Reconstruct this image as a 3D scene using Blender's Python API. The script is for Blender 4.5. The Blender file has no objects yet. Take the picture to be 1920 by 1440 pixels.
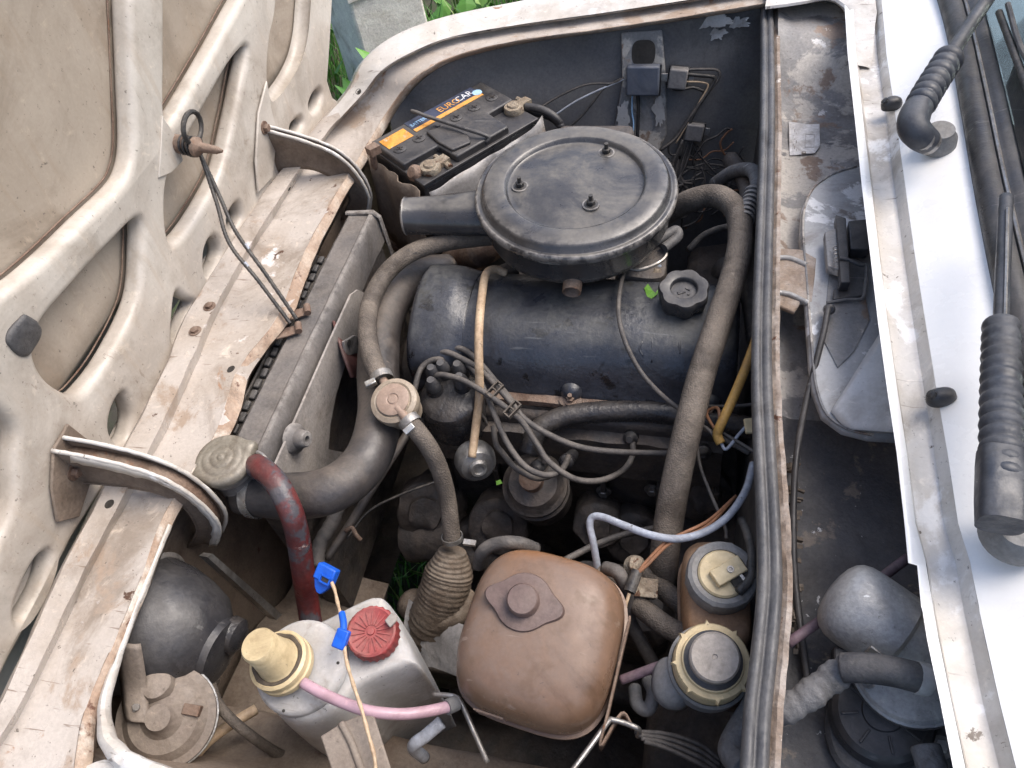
import bpy, bmesh, math, random
from mathutils import Vector, Matrix, noise
R = math.radians
random.seed(7)
sc = bpy.context.scene
COL = sc.collection

# ---------------------------------------------------------------- camera
# world: x = towards the windscreen, y = across the car (away from the viewer), z = up, metres
CAMLOC = Vector((0.139, -0.669, 0.738))
FOC = 1442.0
_Y = Vector((475, -1870, FOC)).normalized()
_Z = -Vector((220, 1168, FOC)).normalized()
_Z = (_Z - _Y * _Z.dot(_Y)).normalized()
_X = _Y.cross(_Z); _X = _X if _X.x > 0 else -_X
RIGHT = Vector((_X.x, _Y.x, _Z.x)); DOWN = Vector((_X.y, _Y.y, _Z.y)); FWD = Vector((_X.z, _Y.z, _Z.z))
cam = bpy.data.objects.new('camera', bpy.data.cameras.new('camera'))
COL.objects.link(cam)
m = Matrix.Identity(4)
for i in range(3):
    m[i][0] = RIGHT[i]; m[i][1] = -DOWN[i]; m[i][2] = -FWD[i]; m[i][3] = CAMLOC[i]
cam.matrix_world = m
cam.data.sensor_width = 36.0
cam.data.lens = FOC / 1920 * 36
cam.data.clip_start = 0.02; cam.data.clip_end = 400
sc.camera = cam

# ---------------------------------------------------------------- light
SUN_EL, SUN_AZ = R(58), R(62)          # azimuth from +y towards +x
w = bpy.data.worlds.new('World'); sc.world = w; w.use_nodes = True
nt = w.node_tree
sky = nt.nodes.new('ShaderNodeTexSky'); sky.sky_type = 'NISHITA'; sky.sun_disc = False
sky.sun_elevation = SUN_EL; sky.sun_rotation = SUN_AZ
sky.air_density = 1.0; sky.dust_density = 4.0; sky.ozone_density = 1.0
nt.links.new(sky.outputs[0], nt.nodes['Background'].inputs[0])
nt.nodes['Background'].inputs[1].default_value = 0.15
sd = bpy.data.lights.new('sun', 'SUN'); sd.energy = 1.5; sd.angle = R(45); sd.color = (1.0, 0.955, 0.90)
so = bpy.data.objects.new('sun', sd); COL.objects.link(so)
sdir = Vector((math.sin(SUN_AZ) * math.cos(SUN_EL), math.cos(SUN_AZ) * math.cos(SUN_EL), math.sin(SUN_EL)))
so.rotation_euler = sdir.to_track_quat('Z', 'Y').to_euler()
so.location = sdir * 10
sc.view_settings.view_transform = 'Standard'; sc.view_settings.look = 'None'
sc.view_settings.gamma = 1.0; sc.view_settings.use_curve_mapping = False
sc.view_settings.exposure = 0.92

# ---------------------------------------------------------------- helpers
def ray(px, py):
    a, b = (px - 960) / FOC, (py - 720) / FOC
    return RIGHT * a + DOWN * b + FWD
def P(px, py, z=0.0):                  # a measured point of the photograph at height z
    d = ray(px, py); t = (z - CAMLOC.z) / d.z
    return CAMLOC + d * t
def PX(px, py, x):
    d = ray(px, py); t = (x - CAMLOC.x) / d.x
    return CAMLOC + d * t
def PYp(px, py, y):
    d = ray(px, py); t = (y - CAMLOC.y) / d.y
    return CAMLOC + d * t
def W(t):
    return t.copy() if isinstance(t, Vector) else P(*t)
def SZ(px, p):                         # length in metres of px photo pixels at point p
    return (p - CAMLOC).dot(FWD) * px / FOC

BASE = {}
def _link(o, parent):
    COL.objects.link(o)
    if parent is not None:
        o.parent = parent; BASE[o.name] = BASE[parent.name]
def tag(o, label=None, cat=None, group=None, kind=None):
    if label: o['label'] = label
    if cat: o['category'] = cat
    if group: o['group'] = group
    if kind: o['kind'] = kind
    return o
def thing(name, label, cat, loc, group=None):
    o = bpy.data.objects.new(name, None); o.empty_display_size = 0.02
    COL.objects.link(o); o.location = loc; BASE[o.name] = Vector(loc)
    return tag(o, label, cat, group)
def mk(name, geo, mat, parent=None, smooth=True, sharp=38, bevel=0, subd=0, solid=0, label=None, cat=None, group=None, kind=None, bseg=2):
    vs, fs = geo[0], geo[1]
    me = bpy.data.meshes.new(name)
    if parent is not None: base = BASE[parent.name]
    else:
        n = len(vs); c = Vector((0, 0, 0))
        for v in vs: c += v
        c /= n; base = Vector((c.x, c.y, min(v.z for v in vs)))
    me.from_pydata([tuple(v - base) for v in vs], [], fs)
    bm = bmesh.new(); bm.from_mesh(me)
    bmesh.ops.remove_doubles(bm, verts=bm.verts, dist=1e-6)
    bmesh.ops.recalc_face_normals(bm, faces=bm.faces)
    bm.to_mesh(me); bm.free()
    if len(geo) > 2 and geo[2] == 'flip': me.flip_normals()
    me.materials.append(mat)
    o = bpy.data.objects.new(name, me)
    if parent is None: o.location = base; BASE[o.name] = base; COL.objects.link(o)
    else: _link(o, parent)
    BASE[o.name] = base
    if smooth:
        for p in me.polygons: p.use_smooth = True
        if sharp: me.set_sharp_from_angle(angle=R(sharp))
    if solid:
        md = o.modifiers.new('s', 'SOLIDIFY'); md.thickness = solid; md.offset = 0
    if bevel:
        md = o.modifiers.new('b', 'BEVEL'); md.width = bevel; md.segments = bseg; md.limit_method = 'ANGLE'; md.angle_limit = R(35)
        md.harden_normals = False
    if subd:
        md = o.modifiers.new('u', 'SUBSURF'); md.levels = subd; md.render_levels = subd
    tag(o, label, cat, group, kind)
    return o
def catmull(pts, res=8, closed=False):
    n = len(pts); out = []
    rng = range(n) if closed else range(n - 1)
    for i in rng:
        if closed: p0, p1, p2, p3 = pts[i - 1], pts[i], pts[(i + 1) % n], pts[(i + 2) % n]
        else:
            p1, p2 = pts[i], pts[i + 1]
            p0 = pts[i - 1] if i > 0 else p1 * 2 - p2
            p3 = pts[i + 2] if i + 2 < n else p2 * 2 - p1
        for k in range(res):
            t = k / res; t2 = t * t; t3 = t2 * t
            out.append(0.5 * ((2 * p1) + (p2 - p0) * t + (2 * p0 - 5 * p1 + 4 * p2 - p3) * t2 + (3 * p1 - p0 - 3 * p2 + p3) * t3))
    if not closed: out.append(pts[-1].copy())
    return out
def join(*gs):
    vs, fs = [], []
    for g in gs:
        n = len(vs); vs += g[0]; fs += [tuple(i + n for i in f) for f in g[1]]
    return vs, fs
def frame(o, z=(0, 0, 1), x=(1, 0, 0)):
    z = Vector(z).normalized(); x = Vector(x); x = (x - z * x.dot(z))
    if x.length < 1e-5: x = Vector((0, 1, 0)); x = x - z * x.dot(z)
    x.normalize(); y = z.cross(x)
    M = Matrix.Identity(4)
    for i in range(3): M[i][0], M[i][1], M[i][2], M[i][3] = x[i], y[i], z[i], o[i]
    return M
def tube(pts, r, n=12, res=8, closed=False, rf=None, cap=True, flat=1.0, up=None):
    """sweep a circle along a smooth line; rf(t, s) scales the radius (t 0..1, s metres)"""
    ps = [W(p) for p in pts]
    ps = catmull(ps, res, closed) if res > 1 and len(ps) > 2 else ps
    if len(ps) == 2 and rf: ps = [ps[0].lerp(ps[1], i / 40) for i in range(41)]
    N = len(ps); vs, fs = [], []
    tan = []
    for i in range(N):
        a = ps[i - 1] if (i > 0 or closed) else ps[0]
        b = ps[(i + 1) % N] if (i < N - 1 or closed) else ps[-1]
        tan.append((b - a).normalized())
    nrm = Vector(up) if up else (Vector((0, 0, 1)) if abs(tan[0].z) < 0.9 else Vector((1, 0, 0)))
    L = [0.0]
    for i in range(1, N): L.append(L[-1] + (ps[i] - ps[i - 1]).length)
    for i in range(N):
        nrm = Vector(up) if up else nrm
        nrm = (nrm - tan[i] * nrm.dot(tan[i])).normalized()
        bi = tan[i].cross(nrm)
        rr = r * (rf(L[i] / max(L[-1], 1e-6), L[i]) if rf else 1.0)
        for k in range(n):
            a = 2 * math.pi * k / n
            vs.append(ps[i] + nrm * (math.cos(a) * rr * flat) + bi * (math.sin(a) * rr))
    for i in range(N if closed else N - 1):
        j = (i + 1) % N
        for k in range(n):
            l = (k + 1) % n
            fs.append((i * n + k, i * n + l, j * n + l, j * n + k))
    if cap and not closed:
        fs.append(tuple(range(n))); fs.append(tuple((N - 1) * n + k for k in range(n)))
    return vs, fs
def lathe(prof, M, n=32, rf=None, cap=True):
    vs, fs = [], []
    for (r, z) in prof:
        for k in range(n):
            a = 2 * math.pi * k / n
            q = r * (rf(a, r, z) if rf else 1)
            vs.append(M @ Vector((q * math.cos(a), q * math.sin(a), z)))
    for i in range(len(prof) - 1):
        for k in range(n):
            l = (k + 1) % n
            fs.append((i * n + k, i * n + l, (i + 1) * n + l, (i + 1) * n + k))
    if cap:
        fs.append(tuple(range(n - 1, -1, -1))); fs.append(tuple((len(prof) - 1) * n + k for k in range(n)))
    return vs, fs
def box(M, sx, sy, sz):                # base at z=0 of M
    vs = [M @ Vector((x * sx / 2, y * sy / 2, z * sz)) for z in (0, 1) for y in (-1, 1) for x in (-1, 1)]
    return vs, [(0, 2, 3, 1), (4, 5, 7, 6), (0, 1, 5, 4), (2, 6, 7, 3), (0, 4, 6, 2), (1, 3, 7, 5)]
def prism(out, h):                     # outline (Vectors) pushed along vector h
    n = len(out); vs = [p.copy() for p in out] + [p + h for p in out]
    fs = [tuple(range(n)), tuple(range(2 * n - 1, n - 1, -1))]
    fs += [(i, (i + 1) % n, n + (i + 1) % n, n + i) for i in range(n)]
    return vs, fs
def loft(rows, close=False, res=1, res_across=1):
    rows = [[W(p) for p in r] for r in rows]
    if res_across > 1: rows = [catmull(r, res_across) for r in rows]
    if res > 1:
        cols = [catmull([r[j] for r in rows], res) for j in range(len(rows[0]))]
        rows = [[c[i] for c in cols] for i in range(len(cols[0]))]
    m_ = len(rows[0]); vs = [p for r in rows for p in r]; fs = []
    for i in range(len(rows) - 1):
        for j in range(m_ if close else m_ - 1):
            k = (j + 1) % m_
            fs.append((i * m_ + j, i * m_ + k, (i + 1) * m_ + k, (i + 1) * m_ + j))
    return vs, fs
def superloft(secs, M, n=40, cap=True):  # secs: (z, ax, ay, power)
    vs, fs = [], []
    for (z, ax, ay, p) in secs:
        for k in range(n):
            a = 2 * math.pi * k / n; c, s = math.cos(a), math.sin(a)
            vs.append(M @ Vector((ax * math.copysign(abs(c) ** (2 / p), c), ay * math.copysign(abs(s) ** (2 / p), s), z)))
    for i in range(len(secs) - 1):
        for k in range(n):
            l = (k + 1) % n
            fs.append((i * n + k, i * n + l, (i + 1) * n + l, (i + 1) * n + k))
    if cap:
        fs.append(tuple(range(n - 1, -1, -1))); fs.append(tuple((len(secs) - 1) * n + k for k in range(n)))
    return vs, fs
def rough_up(geo, amp, s, seed=0):
    vs = [v + Vector((noise.noise(v * s + Vector((seed, 0, 0))), noise.noise(v * s + Vector((0, seed + 9, 0))), noise.noise(v * s + Vector((0, 0, seed + 17))))) * amp for v in geo[0]]
    return (vs,) + tuple(geo[1:])
def hexbolt(M, r, h, stud=0):
    g = lathe([(r * 1.6, 0), (r * 1.6, h * .2), (r * 1.02, h * .2)], M, 16)
    g2 = lathe([(r, h * .2), (r, h * .9), (r * .85, h)], M, 6)
    if stud: return join(g, g2, lathe([(r * .5, h), (r * .5, h + stud)], M, 10))
    return join(g, g2)
def textmesh(s, size, M, extrude=0.0002, align='CENTER', shear=0, xs=1):
    cu = bpy.data.curves.new('t', 'FONT'); cu.body = s; cu.size = size; cu.extrude = extrude
    cu.align_x = align; cu.align_y = 'CENTER'; cu.shear = shear; cu.resolution_u = 3
    o = bpy.data.objects.new('t', cu); COL.objects.link(o)
    me = bpy.data.meshes.new_from_object(o.evaluated_get(bpy.context.evaluated_depsgraph_get()))
    vs = [M @ Vector((v.co.x * xs, v.co.y, v.co.z)) for v in me.vertices]; fs = [tuple(p.vertices) for p in me.polygons]
    bpy.data.objects.remove(o); bpy.data.curves.remove(cu); bpy.data.meshes.remove(me)
    return vs, fs

from mathutils.bvhtree import BVHTree
def bvh(o):
    b_ = BASE[o.name]
    return BVHTree.FromPolygons([v.co + b_ for v in o.data.vertices], [tuple(p.vertices) for p in o.data.polygons])
def hit(tree, px, py):
    r = tree.ray_cast(CAMLOC, ray(px, py).normalized())
    n = r[1]
    if n is not None and n.dot(r[0] - CAMLOC) > 0: n = -n
    return r[0], n
# ---------------------------------------------------------------- materials
def mat(name, c1, c2=None, s=14, rough=.6, metal=0.0, spec=.5, dust=0.0, dustc=(.27, .235, .195), chips=(), specks=0.0, speckc=(.5, .48, .45), bump=.25, bs=160, coat=0.0, lo=.38, hi=.66, sss=0, trans=0.0, ruv=.15, wave=None, stretch=None, stain=.6, dlo=-.1, wear=None, band=None, grain=.16, scratch=None, streak=None):
    m = bpy.data.materials.new(name); m.use_nodes = True
    nt = m.node_tree; N = nt.nodes; Lk = nt.links.new
    b = N['Principled BSDF']
    tc = N.new('ShaderNodeTexCoord')
    co = tc.outputs['Object']
    if stretch:
        mp = N.new('ShaderNodeMapping'); mp.inputs['Scale'].default_value = stretch; Lk(co, mp.inputs[0]); cs = mp.outputs[0]
    else: cs = co
    def noi(sc_, det=6, rg=.6, dist=0, src=None):
        n = N.new('ShaderNodeTexNoise'); n.inputs['Scale'].default_value = sc_; n.inputs['Detail'].default_value = det
        n.inputs['Roughness'].default_value = rg; n.inputs['Distortion'].default_value = dist
        Lk(src or co, n.inputs['Vector']); return n.outputs[0]
    def rng(v, a, c, t0=0, t1=1):
        n = N.new('ShaderNodeMapRange'); n.interpolation_type = 'SMOOTHSTEP'
        n.inputs[1].default_value = a; n.inputs[2].default_value = c; n.inputs[3].default_value = t0; n.inputs[4].default_value = t1
        Lk(v, n.inputs[0]); return n.outputs[0]
    def mul(a, c):
        n = N.new('ShaderNodeMath'); n.operation = 'MULTIPLY'; Lk(a, n.inputs[0])
        if isinstance(c, (int, float)): n.inputs[1].default_value = c
        else: Lk(c, n.inputs[1])
        return n.outputs[0]
    def mixc(f, a, c):
        n = N.new('ShaderNodeMix'); n.data_type = 'RGBA'
        if isinstance(f, (int, float)): n.inputs[0].default_value = f
        else: Lk(f, n.inputs[0])
        for k, v in ((6, a), (7, c)):
            if isinstance(v, tuple): n.inputs[k].default_value = (*v, 1)
            else: Lk(v, n.inputs[k])
        return n.outputs[2]
    col = c1
    nA = noi(s, 8, .62, .4, cs)
    if c2: col = mixc(rng(nA, lo, hi), c1, c2)
    rgh = rng(noi(s * 2.3, 5, .6), .3, .7, max(rough - ruv, .05), min(rough + ruv, 1))
    if stain:
        f = mul(rng(noi(s * .37 + 2.5, 10, .68, 1.4), .47, .68), stain)
        col = mixc(f, col, tuple(k * j for k, j in zip(c1, (.40, .345, .29))))
        f = mul(rng(noi(s * 3.1 + 20, 8, .7, .6), .56, .74), stain * .8)
        col = mixc(f, col, tuple(min(1, k * j + .02) for k, j in zip(c1, (1.6, 1.52, 1.4))))
    for (cc, amt, cs_, hard) in chips:
        f = rng(noi(cs_, 9, .66, .3), amt, amt + hard)
        col = mixc(f, col, cc)
    if dust:
        g = N.new('ShaderNodeNewGeometry'); sp = N.new('ShaderNodeSeparateXYZ'); Lk(g.outputs['Normal'], sp.inputs[0])
        f = mul(mul(rng(sp.outputs[2], dlo, .97), mul(rng(noi(s * .8 + 5, 8, .66, .8), .36, .62, .12, 1), rng(noi(85, 5, .7), .32, .62, .55, 1))), dust)
        col = mixc(f, col, dustc)
        mm = N.new('ShaderNodeMix'); Lk(f, mm.inputs[0]); Lk(rgh, mm.inputs[2]); mm.inputs[3].default_value = .9; rgh = mm.outputs[0]
    if specks:
        msk = rng(noi(17, 4, .6), .46, .66)
        f = mul(mul(rng(noi(330, 4, .75), .70, .76), msk), specks * .8); col = mixc(f, col, speckc)
        f = mul(rng(noi(140, 5, .72), .63, .69), specks * .8); col = mixc(f, col, (.05, .04, .034))
    if band:                               # a zone of another colour along one axis of the thing: (axis, from, to, colour)
        sx_ = N.new('ShaderNodeSeparateXYZ'); Lk(co, sx_.inputs[0])
        ad_ = N.new('ShaderNodeMath'); ad_.operation = 'MULTIPLY_ADD'; Lk(noi(16, 6, .65), ad_.inputs[0]); ad_.inputs[1].default_value = .05; Lk(sx_.outputs[band[0]], ad_.inputs[2])
        col = mixc(mul(rng(ad_.outputs[0], band[1] + .025, band[2] + .025), .9), col, band[3])
    if scratch:                            # fine scuffs running mostly one way
        for k_, rot in ((0, .6), (1, -.9)):
            mp2 = N.new('ShaderNodeMapping'); mp2.inputs['Rotation'].default_value = (.3 * k_, .2, rot); mp2.inputs['Scale'].default_value = (9, 170, 60)
            Lk(co, mp2.inputs[0])
            f = mul(mul(rng(noi(1.0, 3, .6, 0, mp2.outputs[0]), .655, .70), rng(noi(9 + 4 * k_, 3, .5), .5, .6)), scratch[1]); col = mixc(f, col, scratch[0])
    if streak:                             # drips that ran down
        mp3 = N.new('ShaderNodeMapping'); mp3.inputs['Scale'].default_value = (45, 45, 3.5); Lk(co, mp3.inputs[0])
        f = mul(rng(noi(1.0, 5, .6, .3, mp3.outputs[0]), .55, .68), streak[1]); col = mixc(f, col, streak[0])
    if wear:
        g2 = N.new('ShaderNodeNewGeometry')
        f = mul(mul(rng(g2.outputs['Pointiness'], .515, .57), rng(noi(60, 5, .65), .38, .58)), wear[1]); col = mixc(f, col, wear[0])
    gr = rng(noi(230, 4, .7), .25, .75, 1 - grain, 1 + grain)
    mg = N.new('ShaderNodeMix'); mg.data_type = 'RGBA'; mg.blend_type = 'MULTIPLY'; mg.inputs[0].default_value = 1
    if isinstance(col, tuple): mg.inputs[6].default_value = (*col, 1)
    else: Lk(col, mg.inputs[6])
    Lk(gr, mg.inputs[7]); col = mg.outputs[2]
    if isinstance(col, tuple): b.inputs['Base Color'].default_value = (*col, 1)
    else: Lk(col, b.inputs['Base Color'])
    Lk(rgh, b.inputs['Roughness'])
    b.inputs['Metallic'].default_value = metal
    b.inputs['Specular IOR Level'].default_value = spec
    if coat: b.inputs['Coat Weight'].default_value = coat; b.inputs['Coat Roughness'].default_value = .15
    if trans: b.inputs['Transmission Weight'].default_value = trans
    if sss:
        b.inputs['Subsurface Weight'].default_value = sss; b.inputs['Subsurface Radius'].default_value = (.02, .018, .016)
        b.inputs['Subsurface Scale'].default_value = 1.0
    bm_ = N.new('ShaderNodeBump'); bm_.inputs['Strength'].default_value = min(1, bump * 1.6); bm_.inputs['Distance'].default_value = .002
    h = noi(bs, 5, .6)
    if wave:
        wv = N.new('ShaderNodeTexVoronoi'); wv.inputs['Scale'].default_value = wave; Lk(co, wv.inputs['Vector'])
        ad = N.new('ShaderNodeMath'); ad.operation = 'ADD'; Lk(h, ad.inputs[0]); Lk(wv.outputs[0], ad.inputs[1]); h = ad.outputs[0]
    Lk(h, bm_.inputs['Height']); Lk(bm_.outputs[0], b.inputs['Normal'])
    return m

M_ = {}
RUST = (.20, .085, .04); RUST2 = (.11, .05, .03); DIRT = (.17, .135, .10); GRIME = (.045, .038, .034)
M_['hood_skin'] = mat('hood_skin', (0.372, 0.318, 0.260), (0.314, 0.260, 0.206), s=7, rough=.42, chips=(((.30, .17, .08), .705, 7, .10), (DIRT, .66, 22, .12), (RUST2, .72, 55, .02)), specks=.9, bump=.12, bs=60, stretch=(1, 1, .35), stain=.5, streak=((.30, .235, .175), .45), grain=.05, scratch=((.25, .2, .16), .5))
M_['hood_frame'] = mat('hood_frame', (0.502, 0.464, 0.414), (0.418, 0.372, 0.322), s=9, rough=.46, chips=((RUST2, .70, 30, .03), (DIRT, .63, 14, .14), ((.32, .18, .09), .70, 11, .06)), specks=.8, bump=.12, bs=70, stain=.45, grain=.05, streak=((.40, .33, .26), .4), scratch=((.2, .16, .13), .5))
M_['hole_rivet'] = mat('hole_and_rivet_black', (.03, .027, .024), (.05, .042, .035), rough=.8)  # black that paints the shade inside holes; also colours the rivets
M_['beige'] = mat('aged_cream_paint', (0.460, 0.418, 0.380), (0.376, 0.326, 0.280), s=8, rough=.36, chips=(((.33, .26, .205), .55, 12, .10), ((.66, .62, .60), .60, 8, .05), ((.30, .155, .08), .63, 13, .06), ((.09, .05, .035), .66, 38, .02)), specks=1.0, bump=.3, bs=60, stain=.7, grain=.07, scratch=((.17, .12, .09), .8))
M_['rustlip'] = mat('rusty_edge', (.30, .21, .15), (.42, .34, .27), s=16, rough=.7, chips=((RUST2, .60, 40, .08), ((.50, .45, .39), .53, 14, .12)), specks=.7, bump=.4, bs=190)
M_['white'] = mat('white_car_paint', (0.814, 0.814, 0.803), (0.774, 0.768, 0.753), s=5, rough=.3, specks=.12, bump=.015, coat=.3, stain=.08, grain=0.015)
M_['whitedirty'] = mat('dirty_white_paint', (0.576, 0.553, 0.522), (0.486, 0.450, 0.401), s=11, rough=.40, specks=.9, bump=.12, stain=.5, grain=.05, scratch=((.12, .09, .07), .7), chips=(((.70, .69, .675), .55, 8, .06), ((.30, .16, .08), .665, 14, .05), ((.12, .095, .075), .64, 34, .025)))
M_['bay'] = mat('grey_bay_panel', (0.113, 0.114, 0.122), (0.151, 0.147, 0.145), s=6, rough=.55, dust=.25, specks=.3, bump=.2, bs=80, chips=(((.15, .118, .09), .62, 7, .1), ((.42, .41, .4), .74, 20, .015)))
M_['baybrown'] = mat('dusty_brown_panel', (.15, .112, .085), (.20, .155, .12), s=10, rough=.85, dust=.4, specks=.5, bump=.4, chips=((RUST2, .63, 25, .1),))
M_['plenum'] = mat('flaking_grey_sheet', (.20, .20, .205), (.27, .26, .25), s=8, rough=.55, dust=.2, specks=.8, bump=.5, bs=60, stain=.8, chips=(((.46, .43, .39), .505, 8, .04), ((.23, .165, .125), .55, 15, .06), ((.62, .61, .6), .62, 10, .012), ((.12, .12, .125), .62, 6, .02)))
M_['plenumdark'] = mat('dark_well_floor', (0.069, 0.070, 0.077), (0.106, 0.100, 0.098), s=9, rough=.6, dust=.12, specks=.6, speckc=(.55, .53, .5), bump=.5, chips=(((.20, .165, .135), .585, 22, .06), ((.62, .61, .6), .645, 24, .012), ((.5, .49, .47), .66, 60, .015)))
M_['intake'] = mat('pale_grey_box', (.42, .42, .42), (.31, .31, .31), s=8, rough=.45, chips=(((.66, .66, .66), .56, 9, .03), ((.18, .16, .145), .62, 15, .07)), specks=.6, bump=.15, grain=.08, stain=.8)
M_['cover_sky_tint'] = mat('valve_cover_sky_tinted', (.024, .027, .037), (.043, .046, .057), s=9, rough=.32, ruv=.2, spec=.55, dust=.5, dustc=(.125, .125, .115), dlo=.62, specks=.6, bump=.3, bs=120, stain=.8, scratch=((.13, .135, .14), .5), chips=(((.010, .010, .012), .575, 18, .04), ((.13, .14, .12), .67, 12, .04), ((.15, .15, .16), .70, 60, .02)))  # bluish sky reflection is put into the base colour of the cover
M_['filterblk'] = mat('dusty_black_enamel', (.03, .030, .034), (.055, .053, .054), s=8, rough=.25, ruv=.08, spec=.6, dust=.62, dustc=(.17, .158, .14), dlo=.82, specks=.35, bump=.10, wear=((.30, .28, .26), .7), chips=(((.14, .115, .095), .66, 14, .06),), grain=0.1)
M_['blackplast'] = mat('black_plastic', (.026, .026, .03), (.05, .048, .049), s=16, rough=.38, dust=.42, dustc=(.13, .12, .11), dlo=.35, specks=.3, bump=.15, stain=.8, scratch=((.16, .155, .15), .6))
M_['gloss'] = mat('oily_black', (.022, .022, .025), (.045, .04, .038), s=20, rough=.3, dust=.25, dustc=(.13, .11, .09), specks=.4, bump=.5, bs=120)
M_['grime'] = mat('oily_grime', (0.052, 0.048, 0.048), (0.098, 0.081, 0.069), s=24, rough=.55, dust=.35, dustc=(.14, .11, .09), specks=.4, bump=.8, bs=110)
M_['rubber'] = mat('perished_rubber', (.05, .05, .055), (.085, .082, .082), s=20, rough=.55, dust=.45, dustc=(.2, .185, .17), specks=.25, bump=.3, bs=260)
M_['seal'] = mat('grey_rubber_seal', (.06, .061, .067), (.095, .094, .096), s=24, rough=.45, dust=.3, dustc=(.2, .192, .185), specks=.4, bump=.25, bs=220, stain=.7)
M_['hosebrown'] = mat('dusty_brown_hose', (.075, .062, .052), (.125, .104, .085), s=22, rough=.8, dust=.55, dustc=(.20, .168, .138), specks=.3, bump=.3, wave=520, stain=.8, chips=(((.035, .032, .032), .62, 16, .06), ((.26, .22, .18), .68, 40, .04)))
M_['hosedark'] = mat('dusty_dark_hose', (.042, .039, .040), (.075, .064, .058), s=13, rough=.42, spec=.6, dust=.5, dustc=(.17, .138, .11), dlo=.1, specks=.3, bump=.2, bs=200, stain=.8, chips=(((.20, .165, .13), .64, 18, .05),), scratch=((.18, .15, .12), .6))
M_['hosered'] = mat('worn_red_hose', (.125, .02, .02), (.05, .026, .032), s=12, rough=.4, dust=.15, stain=.8, chips=(((.065, .062, .075), .52, 15, .06), ((.36, .27, .25), .66, 34, .02), ((.18, .025, .025), .66, 12, .05)), specks=.4, bump=.3)
M_['wiregrey'] = mat('dusty_grey_wire', (.055, .051, .05), (.095, .084, .077), s=30, rough=.6, dust=.45, dustc=(.19, .17, .15), bump=.3, bs=300)
M_['wireblack'] = mat('black_wire', (.02, .02, .022), (.05, .046, .043), s=40, rough=.5, dust=.3, bump=.3, bs=300)
M_['cream'] = mat('cream_tube', (0.510, 0.383, 0.255), (0.408, 0.289, 0.187), s=40, rough=.6, specks=.6, bump=.2, chips=(((.12, .085, .06), .645, 60, .03),))
M_['creamcap'] = mat('cream_plastic', (0.578, 0.468, 0.281), (0.493, 0.391, 0.230), s=24, rough=.5, chips=(((.13, .10, .075), .64, 40, .08),), specks=.5, bump=.15, grain=0.06)
M_['yellowwire'] = mat('ochre_wire', (.42, .24, .06), (.34, .19, .06), s=40, rough=.6, bump=.2)
M_['whitewire'] = mat('pale_blue_wire', (.36, .39, .45), (.27, .285, .32), s=40, rough=.5, chips=((GRIME, .62, 60, .06),), bump=.2, stain=.8)
M_['orangewire'] = mat('orange_brown_wire', (.30, .14, .07), (.22, .11, .06), s=40, rough=.6, bump=.2)
M_['pink'] = mat('pink_tube', (0.451, 0.295, 0.344), (0.394, 0.262, 0.303), s=20, rough=.4, bump=.1, sss=.15, grain=0.03)
M_['purple'] = mat('dull_purple_tube', (.17, .11, .14), (.22, .16, .18), s=20, rough=.6, dust=.3, bump=.2)
M_['blue'] = mat('blue_plastic', (.01, .11, .62), (.008, .08, .48), s=30, rough=.4, bump=.1, chips=(((.25, .32, .5), .70, 80, .04),), grain=0.05)
M_['redcap'] = mat('red_plastic', (.30, .05, .05), (.24, .05, .048), s=24, rough=.6, dust=.55, dustc=(.32, .17, .145), dlo=.5, specks=.5, bump=.15, stain=.6)
M_['tankwhite'] = mat('dusty_white_plastic', (0.454, 0.450, 0.450), (0.385, 0.376, 0.363), s=12, rough=.5, spec=.3, dust=.5, dustc=(.38, .345, .305), dlo=.4, specks=.8, bump=.15, sss=.75, grain=.07, stain=.55, streak=((.24, .21, .18), .5), scratch=((.22, .19, .16), .5))
M_['tanktan'] = mat('dusty_amber_tank', (.17, .10, .062), (.21, .13, .088), s=8, rough=.34, ruv=.12, spec=.55, dust=.72, dustc=(.175, .132, .112), dlo=.3, specks=.6, bump=.10, bs=40, sss=.12, stain=.85, grain=.07, band=(1, .03, .085, (.36, .145, .035)), streak=((.13, .08, .05), .55), scratch=((.32, .25, .2), .6), chips=(((.15, .10, .075), .575, 10, .12), ((.25, .19, .155), .65, 14, .06)))
M_['tancap'] = mat('mauve_brown_cap', (.105, .068, .06), (.14, .095, .083), s=20, rough=.5, dust=.4, dustc=(.19, .145, .125), specks=.3, bump=.15)
M_['resv'] = mat('brown_reservoir', (.26, .145, .075), (.34, .22, .14), s=14, rough=.6, dust=.4, dustc=(.27, .215, .17), specks=.4, bump=.2, chips=(((.45, .22, .06), .64, 14, .1),))
M_['ringgrey'] = mat('grey_plastic_ring', (.17, .175, .18), (.22, .215, .21), s=20, rough=.55, dust=.35, specks=.3, bump=.15)
M_['greytop'] = mat('grey_cap_top', (.25, .225, .20), (.30, .27, .245), s=30, rough=.6, specks=.3, bump=.15)
M_['steel'] = mat('dull_steel', (.38, .37, .36), (.25, .24, .23), s=30, rough=.42, metal=.8, dust=.3, specks=.5, bump=.2)
M_['bright'] = mat('bright_zinc', (.62, .62, .60), (.48, .47, .45), s=30, rough=.35, metal=.85, bump=.2)
M_['alu'] = mat('dull_aluminium', (.36, .36, .36), (.25, .25, .25), s=12, rough=.48, metal=.2, dust=.25, dustc=(.3, .29, .27), specks=.6, bump=.3, stain=.7, chips=(((.74, .74, .74), .575, 10, .015), ((.13, .12, .12), .64, 16, .04)))
M_['rustymetal'] = mat('rusty_metal', (.14, .085, .06), (.22, .15, .11), s=30, rough=.8, dust=.35, specks=.5, bump=.6, chips=((RUST, .6, 40, .08),))
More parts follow.
